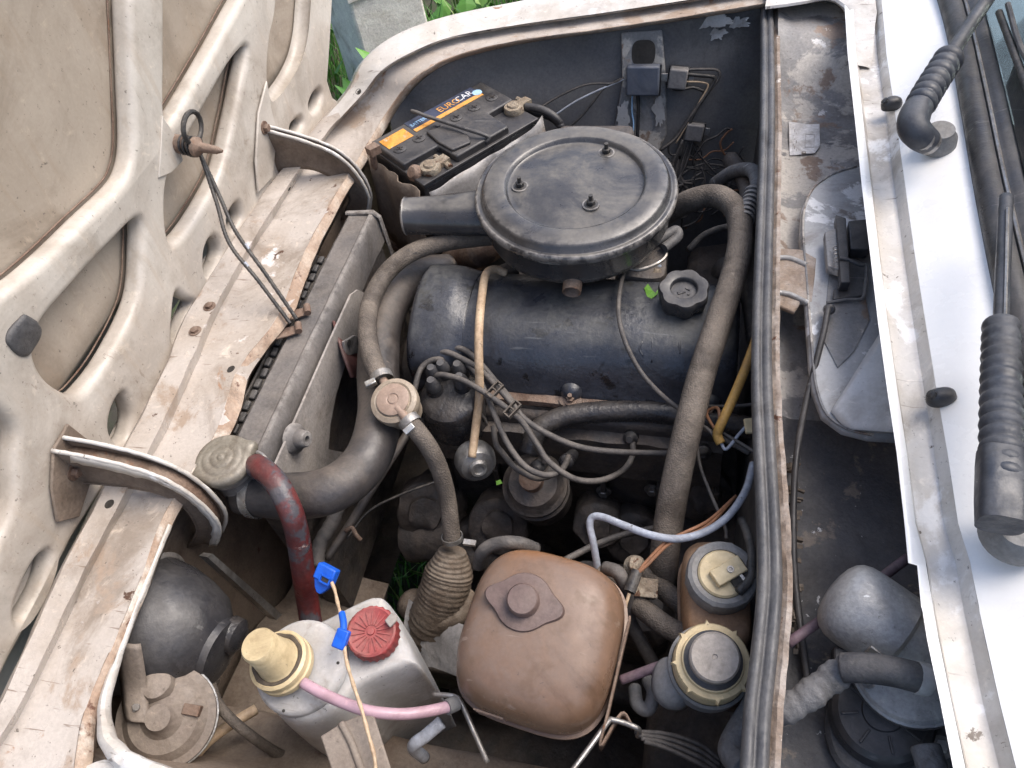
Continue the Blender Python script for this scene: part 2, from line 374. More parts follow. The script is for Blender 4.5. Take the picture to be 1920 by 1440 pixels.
M_['brass'] = mat('corroded_terminal', (.24, .19, .14), (.36, .31, .24), s=60, rough=.65, metal=.4, specks=.7, bump=.8, bs=260, chips=(((.12, .06, .035), .58, 70, .05),))
M_['radgrey'] = mat('dusty_radiator', (.10, .094, .092), (.15, .136, .126), s=12, rough=.62, dust=.5, dustc=(.22, .195, .172), specks=.5, bump=.25, wear=((.3, .28, .26), .7), chips=(((.30, .28, .26), .68, 30, .03),))
M_['radcap'] = mat('dusty_zinc_cap', (.21, .192, .155), (.26, .235, .195), s=20, rough=.5, metal=.2, dust=.3, dustc=(.28, .25, .21), specks=.5, bump=.15, stain=.8, scratch=((.4, .38, .34), .6))
M_['filterpink'] = mat('stained_filter_plastic', (0.323, 0.234, 0.183), (0.255, 0.178, 0.136), s=16, rough=.5, specks=.5, bump=.1, dust=.2, dustc=(.36, .27, .21), sss=.1, stain=.7)
M_['vacuum'] = mat('zinc_vacuum_unit', (.36, .36, .36), (.24, .235, .23), s=30, rough=.4, metal=.7, dust=.25, specks=.5, bump=.2, chips=(((.2, .15, .11), .66, 30, .08),))
M_['fanred'] = mat('dark_red_fan', (.12, .045, .04), (.08, .04, .038), s=12, rough=.6, dust=.2, bump=.2)
M_['sheet'] = mat('grey_plastic_sheet', (.22, .215, .215), (.30, .285, .275), s=14, rough=.36, specks=.4, bump=.35, bs=50, stain=.7, chips=(((.17, .13, .10), .60, 14, .1),))
M_['orangelabel'] = mat('orange_sticker', (.72, .33, .05), (.66, .30, .08), s=30, rough=.5, chips=(((.50, .36, .25), .56, 70, .06), ((.35, .12, .05), .64, 160, .03)), bump=.05)
M_['navy'] = mat('navy_label', (.045, .055, .09), (.06, .07, .11), s=30, rough=.4, bump=.05, grain=0.03)
M_['orange'] = mat('orange_print', (.72, .34, .07), (.6, .33, .12), s=60, rough=.45, bump=.05)
M_['print'] = mat('white_print', (.75, .77, .82), rough=.5, bump=.02, grain=0.02)
M_['lightblue'] = mat('light_blue_print', (.30, .52, .78), (.4, .6, .8), s=40, rough=.5, bump=.02)
M_['relayblue'] = mat('slate_relay', (.075, .09, .125), (.10, .115, .145), s=20, rough=.5, dust=.25, specks=.3, bump=.15, grain=0.05)
M_['relaygrey'] = mat('grey_relay', (.17, .165, .165), (.21, .20, .195), s=20, rough=.6, dust=.3, specks=.3, bump=.2)
M_['plate'] = mat('stamped_alloy_plate', (.62, .62, .63), (.45, .44, .44), s=60, rough=.45, metal=.4, bump=.9, bs=230, specks=.4)
def glass_mat():
    m = bpy.data.materials.new('windscreen_glass'); m.use_nodes = True; N = m.node_tree.nodes; L = m.node_tree.links.new
    N.remove(N['Principled BSDF']); t = N.new('ShaderNodeBsdfTransparent'); t.inputs[0].default_value = (.80, .88, .85, 1)
    g = N.new('ShaderNodeBsdfGlossy'); g.inputs['Roughness'].default_value = .03; x = N.new('ShaderNodeMixShader'); f = N.new('ShaderNodeFresnel'); f.inputs[0].default_value = 1.33
    L(f.outputs[0], x.inputs[0]); L(t.outputs[0], x.inputs[1]); L(g.outputs[0], x.inputs[2]); L(x.outputs[0], N['Material Output'].inputs[0]); return m
M_['glass'] = glass_mat()
M_['boot'] = mat('slate_rubber_boot', (.033, .038, .05), (.055, .06, .072), s=20, rough=.42, dust=.35, dustc=(.14, .14, .145), specks=.25, bump=.15)
M_['fabric'] = mat('green_dash_cover', (.26, .33, .13), (.34, .40, .2), s=60, rough=.95, bump=.5, bs=400, stain=.2)
M_['tape'] = mat('grey_cloth_tape', (.15, .15, .155), (.09, .087, .085), s=26, rough=.8, specks=.4, bump=.7, bs=150, chips=(((.28, .28, .28), .6, 26, .05),))
M_['concrete'] = mat('concrete', (.68, .64, .58), (.54, .50, .46), s=9, rough=.9, specks=.5, bump=.7, bs=90, chips=(((.30, .27, .235), .56, 4, .1),))
M_['duct'] = mat('brown_ribbed_duct', (.085, .06, .042), (.14, .105, .075), s=24, rough=.9, dust=.5, specks=.6, bump=.6, chips=(((.55, .55, .54), .70, 12, .03),))
M_['soil'] = mat('dark_soil', (.06, .05, .035), (.05, .075, .025), s=6, rough=.95, bump=.8, bs=40)  # dark earth mixed with green, for the whole ground
M_['flange'] = mat('worn_flange', (.22, .165, .125), (.36, .31, .27), s=26, rough=.7, specks=.6, bump=.5, chips=(((.55, .5, .45), .62, 18, .03), (RUST2, .62, 40, .06)))
M_['shroud'] = mat('dusty_shroud', (.27, .25, .235), (.33, .30, .275), s=12, rough=.6, dust=.3, dustc=(.30, .265, .235), specks=.6, bump=.25, stain=.7, scratch=((.14, .12, .11), .6))
M_['horn'] = mat('dusty_horn', (.21, .175, .145), (.15, .12, .10), s=18, rough=.7, dust=.4, dustc=(.27, .23, .195), specks=.6, bump=.25, stain=.7, chips=((RUST2, .66, 30, .06),))
M_['flap'] = mat('smooth_pale_flap', (.52, .52, .52), (.42, .42, .42), s=6, rough=.4, specks=.5, bump=.08, stain=.5, grain=.05)
M_['grimering'] = mat('packed_dirt', (.06, .047, .035), (.09, .07, .05), s=60, rough=.9, bump=.6, stain=0)
M_['filterrim'] = mat('stained_filter_rim', (0.324, 0.270, 0.207), (0.252, 0.203, 0.153), s=16, rough=.5, specks=.5, bump=.1, dust=.3, dustc=(.34, .27, .21), stain=.7)
M_['leaf'] = mat('fresh_leaf', (.11, .26, .035), (.17, .34, .07), s=20, rough=.5, bump=.1, sss=.1)
# ================================================================ ground and background
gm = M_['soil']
def sheet(name, x0, x1, y0, y1, z, nx, ny, amp, mat_, kind):
    rows = [[Vector((x0 + (x1 - x0) * i / nx, y0 + (y1 - y0) * j / ny, z)) for i in range(nx + 1)] for j in range(ny + 1)]
    g = loft(rows)
    vs = [v + Vector((0, 0, amp * noise.noise(v * 1.3))) for v in g[0]]
    return mk(name, (vs, g[1]), mat_, kind=kind, sharp=0)
GZ = -0.80
sheet('ground', -60, 60, -50, 70, GZ, 60, 60, .02, gm, 'structure')
def grass_mat():
    m = bpy.data.materials.new('grass_blades'); m.use_nodes = True
    N = m.node_tree.nodes; L = m.node_tree.links.new; b = N['Principled BSDF']
    g = N.new('ShaderNodeNewGeometry'); r = N.new('ShaderNodeValToRGB')
    r.color_ramp.elements[0].color = (.045, .15, .022, 1); r.color_ramp.elements[1].color = (.16, .36, .06, 1)
    e = r.color_ramp.elements.new(.88); e.color = (.11, .28, .04, 1); e = r.color_ramp.elements.new(.95); e.color = (.30, .33, .15, 1)
    L(g.outputs['Random Per Island'], r.inputs[0]); L(r.outputs[0], b.inputs['Base Color']); b.inputs['Roughness'].default_value = .5
    b.inputs['Subsurface Weight'].default_value = .1; b.inputs['Subsurface Radius'].default_value = (.01, .02, .005)
    return m
GM = grass_mat()
def blades(spec):
    vs, fs = [], []
    for (x, y, h, wd, broad) in spec:
        a = random.uniform(0, 6.283); d = Vector((math.cos(a), math.sin(a), 0)); s = Vector((-d.y, d.x, 0))
        ln = random.uniform(.15, .75); b0 = Vector((x, y, GZ - .01))
        if broad:                          # stalk with a rounded leaf
            top = b0 + Vector((0, 0, h)) + d * h * ln * .5
            n = len(vs); L = wd
            up = (d * .5 + Vector((0, 0, .35 + random.random() * .5))).normalized(); tip = top + up * L
            mid = top + up * L * .45
            vs += [b0 - s * .003, b0 + s * .003, top, mid - s * L * .38 - Vector((0, 0, L * .08)), mid + Vector((0, 0, L * .05)), mid + s * L * .38 - Vector((0, 0, L * .08)), tip]
            fs += [(n, n + 1, n + 2), (n + 2, n + 4, n + 3), (n + 2, n + 5, n + 4), (n + 3, n + 4, n + 6), (n + 4, n + 5, n + 6)]
        else:
            n = len(vs); p1 = b0 + Vector((0, 0, h * .55)) + d * h * ln * .25; p2 = b0 + Vector((0, 0, h * .95)) + d * h * ln * .8
            vs += [b0 - s * wd, b0 + s * wd, p1 - s * wd * .8, p1 + s * wd * .8, p2]
            fs += [(n, n + 1, n + 3, n + 2), (n + 2, n + 3, n + 4)]
    return vs, fs
spec = []
for i in range(15000):
    y = 1.0 + 4.2 * random.random() ** 1.3; x = random.uniform(-2.4, 1.6)
    c = noise.noise(Vector((x * 2.2, y * 2.2, 0)))
    if c < -.38: continue
    broad = random.random() < (.22 if c > .0 else .06)
    spec.append((x, y, random.uniform(.08, .30) * (1 + c * .5), random.uniform(.05, .11) if broad else random.uniform(.0025, .005), broad))
for i in range(2600):                      # under the open engine bay, left of the sump
    x = random.uniform(-.75, .25); y = random.uniform(-.5, .5)
    spec.append((x, y, random.uniform(.05, .2), random.uniform(.002, .004), random.random() < .0))
mk('grass', blades(spec), GM, smooth=False, kind='stuff', label='bright green grass and weeds growing beyond the far wing', cat='grass')

po = P(715, 60, -.05); po = CAMLOC + (po - CAMLOC) * 1.55
pole = thing('concrete_post', 'grey square concrete post standing in the grass behind the far wing', 'post', (po.x, po.y, GZ))
pw = .24
prow = []
for z_, k in ((GZ - .1, 1.06), (GZ + .5, 1.03), (.1, 1.0), (.7, .97), (1.6, .93), (3.2, .88)):
    c = []
    for (sx, sy) in ((-1, -1), (-.8, -1.0), (.8, -1.0), (1, -1), (1, .8), (1, 1), (-1, 1), (-1, .8)):
        a = R(-45); X_, Y_ = sx * pw / 2 * k, sy * pw / 2 * k
        c.append(Vector((po.x + X_ * math.cos(a) - Y_ * math.sin(a), po.y + X_ * math.sin(a) + Y_ * math.cos(a), z_)))
    prow.append(c)
mk('shaft', rough_up(loft(prow, close=True, res=10), .006, 9), M_['concrete'], pole, bevel=.01)
mk('collar', loft([[p + (p - Vector((po.x, po.y, p.z))) * .06 for p in [q.copy() for q in prow[1]]], [p + (p - Vector((po.x, po.y, p.z))) * .06 for p in [Vector((q.x, q.y, GZ + .75)) for q in prow[1]]]], close=True), M_['concrete'], pole)

# ================================================================ bonnet
HK = .05; HO = Vector((-.55, 0, 0)); HU = Vector((0, 1, 0)); HV = Vector((HK, 0, 1)).normalized(); HN = HU.cross(HV)
def PH(px, py):
    d = ray(px, py); t = (HO - CAMLOC).dot(HN) / d.dot(HN); q = CAMLOC + d * t - HO
    return Vector((q.dot(HU), q.dot(HV), 0))
def HW(uv, n=0.0): return HO + HU * uv[0] + HV * uv[1] + HN * n
def hp(pts): return [PH(*p) for p in pts]
hood = thing('hood', 'open cream bonnet with ribbed underside, standing upright at the left', 'hood', HO)
outer = hp([(612, 0), (607, 90), (603, 150), (612, 180), (634, 196), (600, 235), (560, 282), (470, 392), (380, 532), (330, 642), (230, 832), (120, 1005), (60, 1122), (0, 1232), (-70, 1380)])
bl = outer[-1]
outer += [Vector((-.62, bl.y + .01, 0)), Vector((-.66, .12, 0)), Vector((-.66, .9, 0)), Vector((.66, .9, 0)), Vector((.66, .3, 0))]
holes = [
 [(216, -140), (222, 0), (228, 150), (232, 262), (224, 315), (203, 350), (140, 410), (70, 478), (0, 535), (-120, 610), (-300, 690), (-420, 300), (-400, -140)],
 [(292, -160), (292, 0), (292, 120), (292, 205), (300, 228), (318, 205), (380, 100), (432, 5), (486, -90), (500, -170)],
 [(448, 88), (436, 160), (425, 215), (408, 290), (390, 340), (345, 415), (312, 452), (299, 440), (294, 385), (300, 330), (322, 285), (360, 215), (415, 120)],
 [(497, -150), (493, 0), (482, 60), (477, 120), (481, 175), (498, 203), (530, 168), (555, 122), (568, 70), (574, 0), (585, -150)],
 [(244, 408), (249, 470), (240, 560), (195, 655), (150, 718), (120, 738), (72, 712), (46, 662), (58, 605), (120, 530), (190, 455)],
 [(3, 790), (7, 870), (0, 960), (-60, 1050), (-200, 1090), (-250, 800), (-100, 735)],
 [(592, 168), (597, 182), (589, 206), (575, 217), (569, 203), (578, 180)],
 [(556, 222), (561, 234), (553, 250), (538, 254), (533, 244), (543, 230)],
 [(437, 380), (446, 405), (440, 425), (425, 442), (414, 422), (420, 398)],
 [(395, 443), (407, 470), (399, 500), (380, 530), (370, 510), (371, 475), (381, 450)],
 [(318, 546), (337, 558), (357, 570), (342, 600), (318, 653), (309, 640), (311, 590)],
 [(222, 736), (239, 775), (237, 805), (226, 832), (205, 840), (190, 810), (193, 775), (207, 744)],
 [(78, 1028), (85, 1050), (71, 1097), (40, 1154), (15, 1176), (8, 1150), (24, 1100), (54, 1045)]]
for i_ in range(6, len(holes)):
    n_ = len(holes[i_]); cx_ = sum(p[0] for p in holes[i_]) / n_; cy_ = sum(p[1] for p in holes[i_]) / n_
    holes[i_] = [(cx_ - 4 + (p[0] - cx_) * .86, cy_ - 5 + (p[1] - cy_) * .88) for p in holes[i_]]
cu = bpy.data.curves.new('hf', 'CURVE'); cu.dimensions = '2D'; cu.fill_mode = 'BOTH'
cu.extrude = .004; cu.bevel_depth = .0105; cu.bevel_resolution = 4; cu.offset = -.0105
for i, pl in enumerate([outer] + [hp(h) for h in holes]):
    pl = catmull(pl, 5, True) if i else pl
    s_ = cu.splines.new('POLY'); s_.points.add(len(pl) - 1); s_.use_cyclic_u = True
    for q, p in zip(s_.points, pl): q.co = (p.x, p.y, 0, 1)
co_ = bpy.data.objects.new('hf', cu); COL.objects.link(co_)
hm = bpy.data.meshes.new_from_object(co_.evaluated_get(bpy.context.evaluated_depsgraph_get()))
hv = [HW((v.co.x, v.co.y), v.co.z) for v in hm.vertices]; hf_ = [tuple(p.vertices) for p in hm.polygons]
bpy.data.objects.remove(co_)
mk('inner_frame', (hv, hf_), M_['hood_frame'], hood, sharp=60)
rows = []
for j in range(41):
    v = -.06 + .97 * j / 40
    row = []
    for i in range(25):
        hw_ = .575 + .075 * max(0, min(1, (v + .02) / .13)); u = hw_ * (2 * i / 24 - 1)
        dep = -.018 - .075 * max(0, min(1, (.10 - v) / .06)) + .004 * noise.noise(Vector((u * 4, v * 4, 0)))
        row.append(HW((u, v), dep))
    rows.append(row)
mk('outer_skin', loft(rows), M_['hood_skin'], hood, sharp=0)
# seam beads where skin and frame are hemmed
for pl in holes[:6]:
    q = [HW(p, -.0145) for p in catmull(hp(pl), 6, True)]
    mk('sealer_bead', tube(q, .0011, 6, 1, closed=True), M_['rustymetal'], hood, sharp=0)
# rubber stop, worn black
q = HW(PH(20, 628), .015)
mk('rubber_stop', rough_up(superloft([(0, .020, .018, 4), (.002, .0195, .0175, 4), (.004, .016, .014, 4), (.0045, .004, .003, 3)], frame(q, HN, HU)), .003, 60), M_['rubber'], hood, sharp=0)
# latch pin plate
q = HW(PH(300, 285), .014)
mk('latch_plate', prism([HW(PH(*p), .014) for p in ((282, 215), (312, 262), (322, 300), (300, 322), (276, 332), (280, 270))], HN * .003), M_['hood_frame'], hood, bevel=.001)
pin = frame(HW(PH(312, 268), .014), Vector((1, -.05, -.12)))
mk('latch_pin', lathe([(.012, 0), (.012, .012), (.009, .014), (.009, .026), (.0125, .026), (.0125, .031), (.0095, .033), (.0065, .036), (.005, .058), (.002, .066)], pin, 20), M_['rustymetal'], hood)
cl = [pin @ Vector((math.cos(a) * .0115, math.sin(a) * .0115, .010 + a * .0009)) for a in [k * .5 for k in range(32)]]
mk('spring', tube(cl, .0018, 6, 1), M_['wireblack'], hood)

def gooseneck(name, label, top, low, ybase, mount, thick):
    """stamped hinge arm: web between two traced edges (x-z plane), with a rolled flange along the top"""
    t = thing(name, label, 'hinge arm', PYp(*mount[0], ybase), 'bonnet hinge arms')
    T = catmull([PYp(px, py, ybase) for px, py in top], 6); B = catmull([PYp(px, py, ybase) for px, py in low], 6)
    n = len(T)
    B = [B[round(i * (len(B) - 1) / (n - 1))] for i in range(n)]
    web = [[T[i], T[i].lerp(B[i], .15), T[i].lerp(B[i], .5) + Vector((0, .004, 0)), T[i].lerp(B[i], .85), B[i]] for i in range(n)]
    mk('web', loft(web), M_['baybrown'], t, solid=.003)
    dy = Vector((0, thick, 0))
    back = [[q_ + dy for q_ in (r_[0], r_[2], r_[4])] for r_ in web]
    mk('back_web', rough_up(loft(back), .0008, 60), M_['baybrown'], t, solid=.003)
    mk('channel_floor', loft([[T[i].lerp(B[i], .22), T[i].lerp(B[i], .22) + dy] for i in range(n)]), M_['rustymetal'], t, solid=.002)
    mk('near_edge', rough_up(tube(T, .0026, 8, 1), .0008, 120), M_['whitedirty'], t, sharp=0)
    mk('far_edge', rough_up(tube([q_ + dy for q_ in T], .0026, 8, 1), .0008, 120), M_['whitedirty'], t, sharp=0)
    if thick > .015:                       # white paint left along the top of the near face, with a torn lower edge
        bnd = [[T[i] - Vector((0, .0022, 0)), T[i].lerp(B[i], .26 + .10 * noise.noise(Vector((i * .35, 3, 0))) + .06 * noise.noise(Vector((i * 1.1, 9, 0)))) - Vector((0, .0022, 0))] for i in range(3, n)]
        mk('paint_band', loft(bnd), M_['whitedirty'], t, solid=.0006)
    mk('lower_flange', loft([[B[i] - dy * .1, B[i] + dy] for i in range(n)]), M_['baybrown'], t, solid=.002)
    mk('mount_plate', prism([HW(PH(*p), .017) for p in mount[1]], HN * .004), M_['hood_frame'] if thick < .015 else M_['baybrown'], t, bevel=.0015)
    for p in mount[2]:
        mk('bolt', hexbolt(frame(HW(PH(*p), .021), HN), .0065, .008), M_['rustymetal'], t)
    return t
yA = HW(PH(480, 250)).y
gooseneck('hinge_arm', 'far curved hinge arm joining the bonnet to the front panel near the battery',
    [(478, 240), (520, 250), (580, 268), (630, 290), (668, 325), (690, 365), (690, 395), (683, 420)],
    [(478, 325), (510, 322), (560, 315), (600, 322), (640, 345), (655, 372), (648, 392), (640, 410)], yA,
    ((478, 240), [(462, 210), (478, 150), (487, 205), (498, 245), (490, 330), (462, 360), (457, 300)], [(472, 238)]), .011)
yB = HW(PH(110, 880)).y
gooseneck('hinge_arm', 'near white-flaked hinge arm crossing above the front panel, beside the radiator cap',
    [(98, 845), (170, 858), (250, 878), (310, 900), (360, 930), (400, 968), (412, 995), (405, 1020)],
    [(105, 905), (170, 905), (235, 912), (300, 925), (345, 950), (368, 985), (365, 1005), (352, 1025)], yB,
    ((98, 845), [(70, 838), (98, 790), (130, 815), (165, 840), (140, 905), (120, 965), (78, 975), (66, 910)], [(108, 880)]), .018)

# ================================================================ car body
car = thing('car_body', 'cream car body around the open engine bay: wings, front panel, firewall, cowl', 'car', (0, 0, GZ))
cz = (-.02, .036, .038, .017, .016, .026, .012, -.035)
def crow(b, c, d, e, f, g, z=cz):
    a = (b[0] - 6, b[1], z[0]); h = (g[0] + 3, g[1] + 4, z[7])
    return [P(*a), P(b[0], b[1], z[1]), P(c[0], c[1], z[2]), P(d[0], d[1], z[3]), P(e[0], e[1], z[4]), P(f[0], f[1], z[5]), P(g[0], g[1], z[6]), P(*h)]
def zl(k): return tuple(a + (b - a) * k for a, b in zip(cz, (-.15, .125, .118, .108, .106, .104, .094, .06)))
rws = [
 crow((-140, 1560), (-105, 1560), (-92, 1560), (-75, 1560), (120, 1560), (150, 1560)),
 crow((-70, 1440), (-35, 1440), (-22, 1440), (-5, 1440), (140, 1430), (172, 1420)),
 crow((0, 1320), (35, 1322), (48, 1325), (62, 1325), (160, 1330), (185, 1335)),
 crow((58, 1198), (95, 1200), (107, 1200), (121, 1200), (215, 1200), (236, 1200)),
 crow((108, 1085), (150, 1086), (162, 1086), (176, 1087), (262, 1090), (280, 1095)),
 crow((172, 960), (215, 960), (228, 960), (241, 960), (310, 960), (330, 965)),
 crow((238, 832), (285, 832), (300, 832), (318, 832), (393, 832), (420, 834)),
 crow((270, 770), (315, 770), (330, 770), (347, 770), (420, 768), (448, 772)),
 crow((302, 706), (345, 706), (360, 706), (377, 706), (442, 700), (466, 706)),
 crow((324, 652), (368, 652), (382, 652), (398, 652), (478, 650), (500, 654)),
 crow((350, 590), (395, 590), (408, 590), (425, 590), (522, 590), (546, 593)),
 crow((425, 470), (462, 470), (474, 470), (488, 470), (572, 470), (592, 473)),
 crow((490, 370), (525, 370), (537, 370), (550, 370), (628, 366), (645, 370)),
 crow((550, 290), (580, 290), (590, 290), (600, 290), (676, 290), (692, 293)),
 crow((605, 225), (632, 226), (640, 226), (650, 226), (716, 226), (729, 228), zl(.12)),
 crow((655, 168), (680, 176), (688, 178), (699, 180), (744, 184), (755, 187), zl(.42)),
 crow((682, 118), (715, 134), (718, 138), (725, 142), (775, 148), (783, 153), zl(.74)),
 crow((735, 74), (770, 101), (773, 104), (777, 108), (818, 120), (824, 125), zl(.93)),
 crow((825, 39), (848, 71), (849, 74), (851, 79), (880, 96), (884, 101), zl(1)),
 crow((960, 10), (975, 48), (976, 51), (977, 57), (990, 73), (992, 78), zl(1)),
 crow((1150, -22), (1160, 22), (1161, 25), (1162, 31), (1170, 48), (1172, 53), zl(1)),
 crow((1400, -58), (1405, -16), (1406, -13), (1406, -7), (1410, 10), (1412, 16), zl(1)),
 crow((1600, -88), (1604, -46), (1605, -43), (1605, -37), (1606, -22), (1607, -16), zl(1))]
gf = loft([r[:7] for r in rws], res=6)
FPO = mk('front_panel_and_far_wing', rough_up(gf, .0016, 30, 3), M_['beige'], car, label='cream painted front panel running into the far wing, rust stained')
FPB = bvh(FPO)
lipg = loft([r[5:] for r in rws], res=6)
nl = (len(rws) - 10) * 6
mk('rolled_edge', rough_up(lipg, .0013, 40, 5), M_['rustlip'], car, solid=.002, label='rusty turned-down inner edge of the front panel and wing')
# white paint top of the far wing
rw2 = []
for i_, r in enumerate(rws[14:]):
    k = (-.5, .15, .6, .9)[i_] if i_ < 4 else 1
    rw2.append([r[0] + Vector((0, .03, -.5)), r[0] + Vector((0, .02, -.12)), r[0] + Vector((0, .004 * k, .0)), r[1] + Vector((0, .004 * k, .003 * k)), r[1].lerp(r[2], .5) + Vector((0, 0, .006 * k)), r[2] + Vector((0, 0, .002 * k))])
mk('far_wing_top', loft(rw2, res=8), M_['whitedirty'], car, label='white top of the far wing')
# white lip of the bay opening, near corner
lip = [(318, 985, .018), (285, 1068, .017), (262, 1125, .016), (238, 1190, .015), (212, 1262, .016), (198, 1310, .02), (196, 1355, .025), (210, 1400, .03), (250, 1437, .04), (330, 1470, .05), (470, 1510, .06), (800, 1570, .07), (1200, 1600, .08)]
mk('opening_lip', rough_up(tube(lip, .0075, 10, 8, rf=lambda t, s: .35 + 1.0 * min(1, max(0, (s - .13) / .16)), flat=1.3), .0012, 60), M_['whitedirty'], car, label='white rolled lip at the near corner of the bay opening')
# near wing, mostly below the picture
nw = [[(150, 1440, .012), (60, 1520, .02), (-150, 1640, .03)], [(215, 1425, .03), (180, 1500, .03), (60, 1680, .03)], [(330, 1478, .05), (310, 1540, .055), (280, 1700, .05)], [(800, 1580, .068), (800, 1640, .075), (800, 1750, .06)], [(1200, 1610, .075), (1200, 1660, .085), (1200, 1760, .06)], [(1420, 1620, .08), (1430, 1680, .09), (1440, 1780, .06)]]
mk('near_wing', loft(nw, res=4), M_['whitedirty'], car)
# inner panels
def lerp(a, b, t): return a + (b - a) * t
top = [r[6] for r in rws[14:]]
inn = []
for p in top:
    row = []
    for k, (dy, dz) in enumerate(((.010, -.006), (.004, -.06), (-.022, -.14), (-.055, -.24), (-.10, -.34), (-.14, -.60))):
        row.append(Vector((p.x, p.y + dy, p.z + dz if k < 5 else -.62)))
    inn.append(row)
FWO = mk('far_inner_wing', rough_up(loft(inn, res=5, res_across=4), .004, 12), M_['bay'], car, sharp=0, label='dark grey inner wing panel behind the battery')
FWB = bvh(FWO)
fx = -.455
frt = [[Vector((fx + .008 * noise.noise(Vector((0, y * 6, z * 6))) + (.0 if z > -.1 else -.01), y, z)) for z in (.0, -.05, -.1, -.11, -.2, -.3, -.45, -.62)] for y in [-.62 + 1.2 * k / 24 for k in range(25)]]
mk('front_bulkhead', loft(frt), M_['baybrown'], car, sharp=0)
mk('bulkhead_flange', prism([PX(*p, fx + .05) for p in ((372, 1042), (382, 1036), (515, 1150), (505, 1160))], Vector((.012, 0, 0))), M_['steel'], car)
mk('outer_front', loft([[Vector((-.565, y, -.03)), Vector((-.60, y, -.1)), Vector((-.60, y, -.6))] for y in (-.56, 0, .53)]), M_['white'], car)
mk('outer_wing', loft([[Vector((x, -.63, -.02)), Vector((x, -.66, -.15)), Vector((x, -.66, -.62))] for x in (-.47, -.2, .2, .9)]), M_['white'], car)
niw = [[Vector((x, -.60 + .01 * math.sin(x * 9), .01)), Vector((x, -.585, -.03)), Vector((x, -.565, -.09)), Vector((x, -.54, -.16)), Vector((x, -.50, -.19)), Vector((x, -.47, -.24)), Vector((x, -.46, -.62))] for x in (-.44, -.36, -.25, -.12, 0, .12, .235)]
mk('near_inner_wing', rough_up(loft(niw, res=4, res_across=3), .004, 12), M_['baybrown'], car, sharp=0, label='dusty inner wing under the washer and expansion tanks')
# chassis under the engine
for s_ in (-1, 1):
    mk('chassis_rail', box(frame((-.1, s_ * .30, -.50)), .8, .07, .09), M_['grime'], car, bevel=.01)
mk('crossmember_beam', box(frame((-.12, 0, -.56)), .12, .7, .08), M_['grime'], car, bevel=.015)
mk('gearbox_tunnel', box(frame((.2, 0, -.6)), .14, 1.16, .28), M_['grime'], car, bevel=.02)
for (x0, x1, y0, y1) in ((-.46, -.20, -.05, .55), (-.22, .3, -.46, .56), (-.46, -.36, -.46, -.05)):  # added dark sheets that cover and darken the grass below the bay
    mk('added_dark_undertray', rough_up(loft([[Vector((x0 + (x1 - x0) * i / 8, y0 + (y1 - y0) * j / 8, -.585)) for i in range(9)] for j in range(9)]), .012, 15), M_['grime'], car, sharp=0)
# firewall
SEALX = P(1435, 720, .09).x
fw = [[Vector((SEALX + .012, y, z)) for z in (.075, .0, -.15, -.3, -.62)] for y in (-.6, -.3, 0, .3, .59)]
mk('firewall', loft(fw), M_['bay'], car, solid=.003)
sp = [P(x, y, z) for x, y, z in ((1440, -60, .09), (1440, 40, .09), (1441, 200, .09), (1438, 350, .09), (1434, 480, .09), (1431, 600, .09), (1431, 720, .09), (1437, 850, .09), (1444, 980, .09), (1446, 1100, .09), (1436, 1220, .09), (1424, 1330, .09), (1418, 1440, .09), (1414, 1560, .09))]
spx = catmull(sp, 8)
prof = [(-.0135, -.012), (-.0145, -.004), (-.0125, .003), (-.008, .0055), (-.0035, .003), (-.002, -.001), (.0, .001), (.004, .0045), (.0085, .0035), (.012, -.002), (.0125, -.012)]
seal = mk('bay_seal', loft([[p + Vector((a, 0, b)) for a, b in [(x_ * .8, z_) for x_, z_ in prof]] for p in spx]), M_['seal'], None, label='long grey rubber sealing strip along the top of the firewall', cat='seal', sharp=0)
mk('firewall_flange', rough_up(loft([[p + Vector((a, 0, b)) for a, b in ((.006, -.013), (.014, -.006), (.0185, -.006), (.0195, -.02), (.0195, -.12))] for p in spx]), .0012, 60), M_['flange'], car)

# ---------------------------------------------------------------- plenum well behind the firewall
CX = P(1650, 600, .115).x
ys = [-.64 + .05 * k for k in range(30)]
CW = CX + .09
def pz(y): return min(.082, -.005 + max(0, (y - .49)) * .9) if y > .12 else (-.03 if y > -.1 else -.045)
pf = [[Vector((SEALX + .02, y, pz(y) + .01)), Vector((SEALX + .045, y, pz(y) + .004 * noise.noise(Vector((y * 9, 0, 0))))), Vector((SEALX + .08, y, pz(y))), Vector((CW, y, pz(y) - .004)), Vector((CW + .004, y, pz(y) + .02)), Vector((CW + .006, y, .112))] for y in ys]
i0 = next(i for i, y in enumerate(ys) if y > -.12)
PFO = mk('plenum_floor', rough_up(loft(pf[i0:], res=3), .002, 35), M_['plenum'], car, sharp=0, label='flaking grey and white sheet metal of the air well with data plate')
PFB = bvh(PFO)
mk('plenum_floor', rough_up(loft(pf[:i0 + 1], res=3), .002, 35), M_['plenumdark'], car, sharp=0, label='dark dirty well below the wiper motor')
crw = []
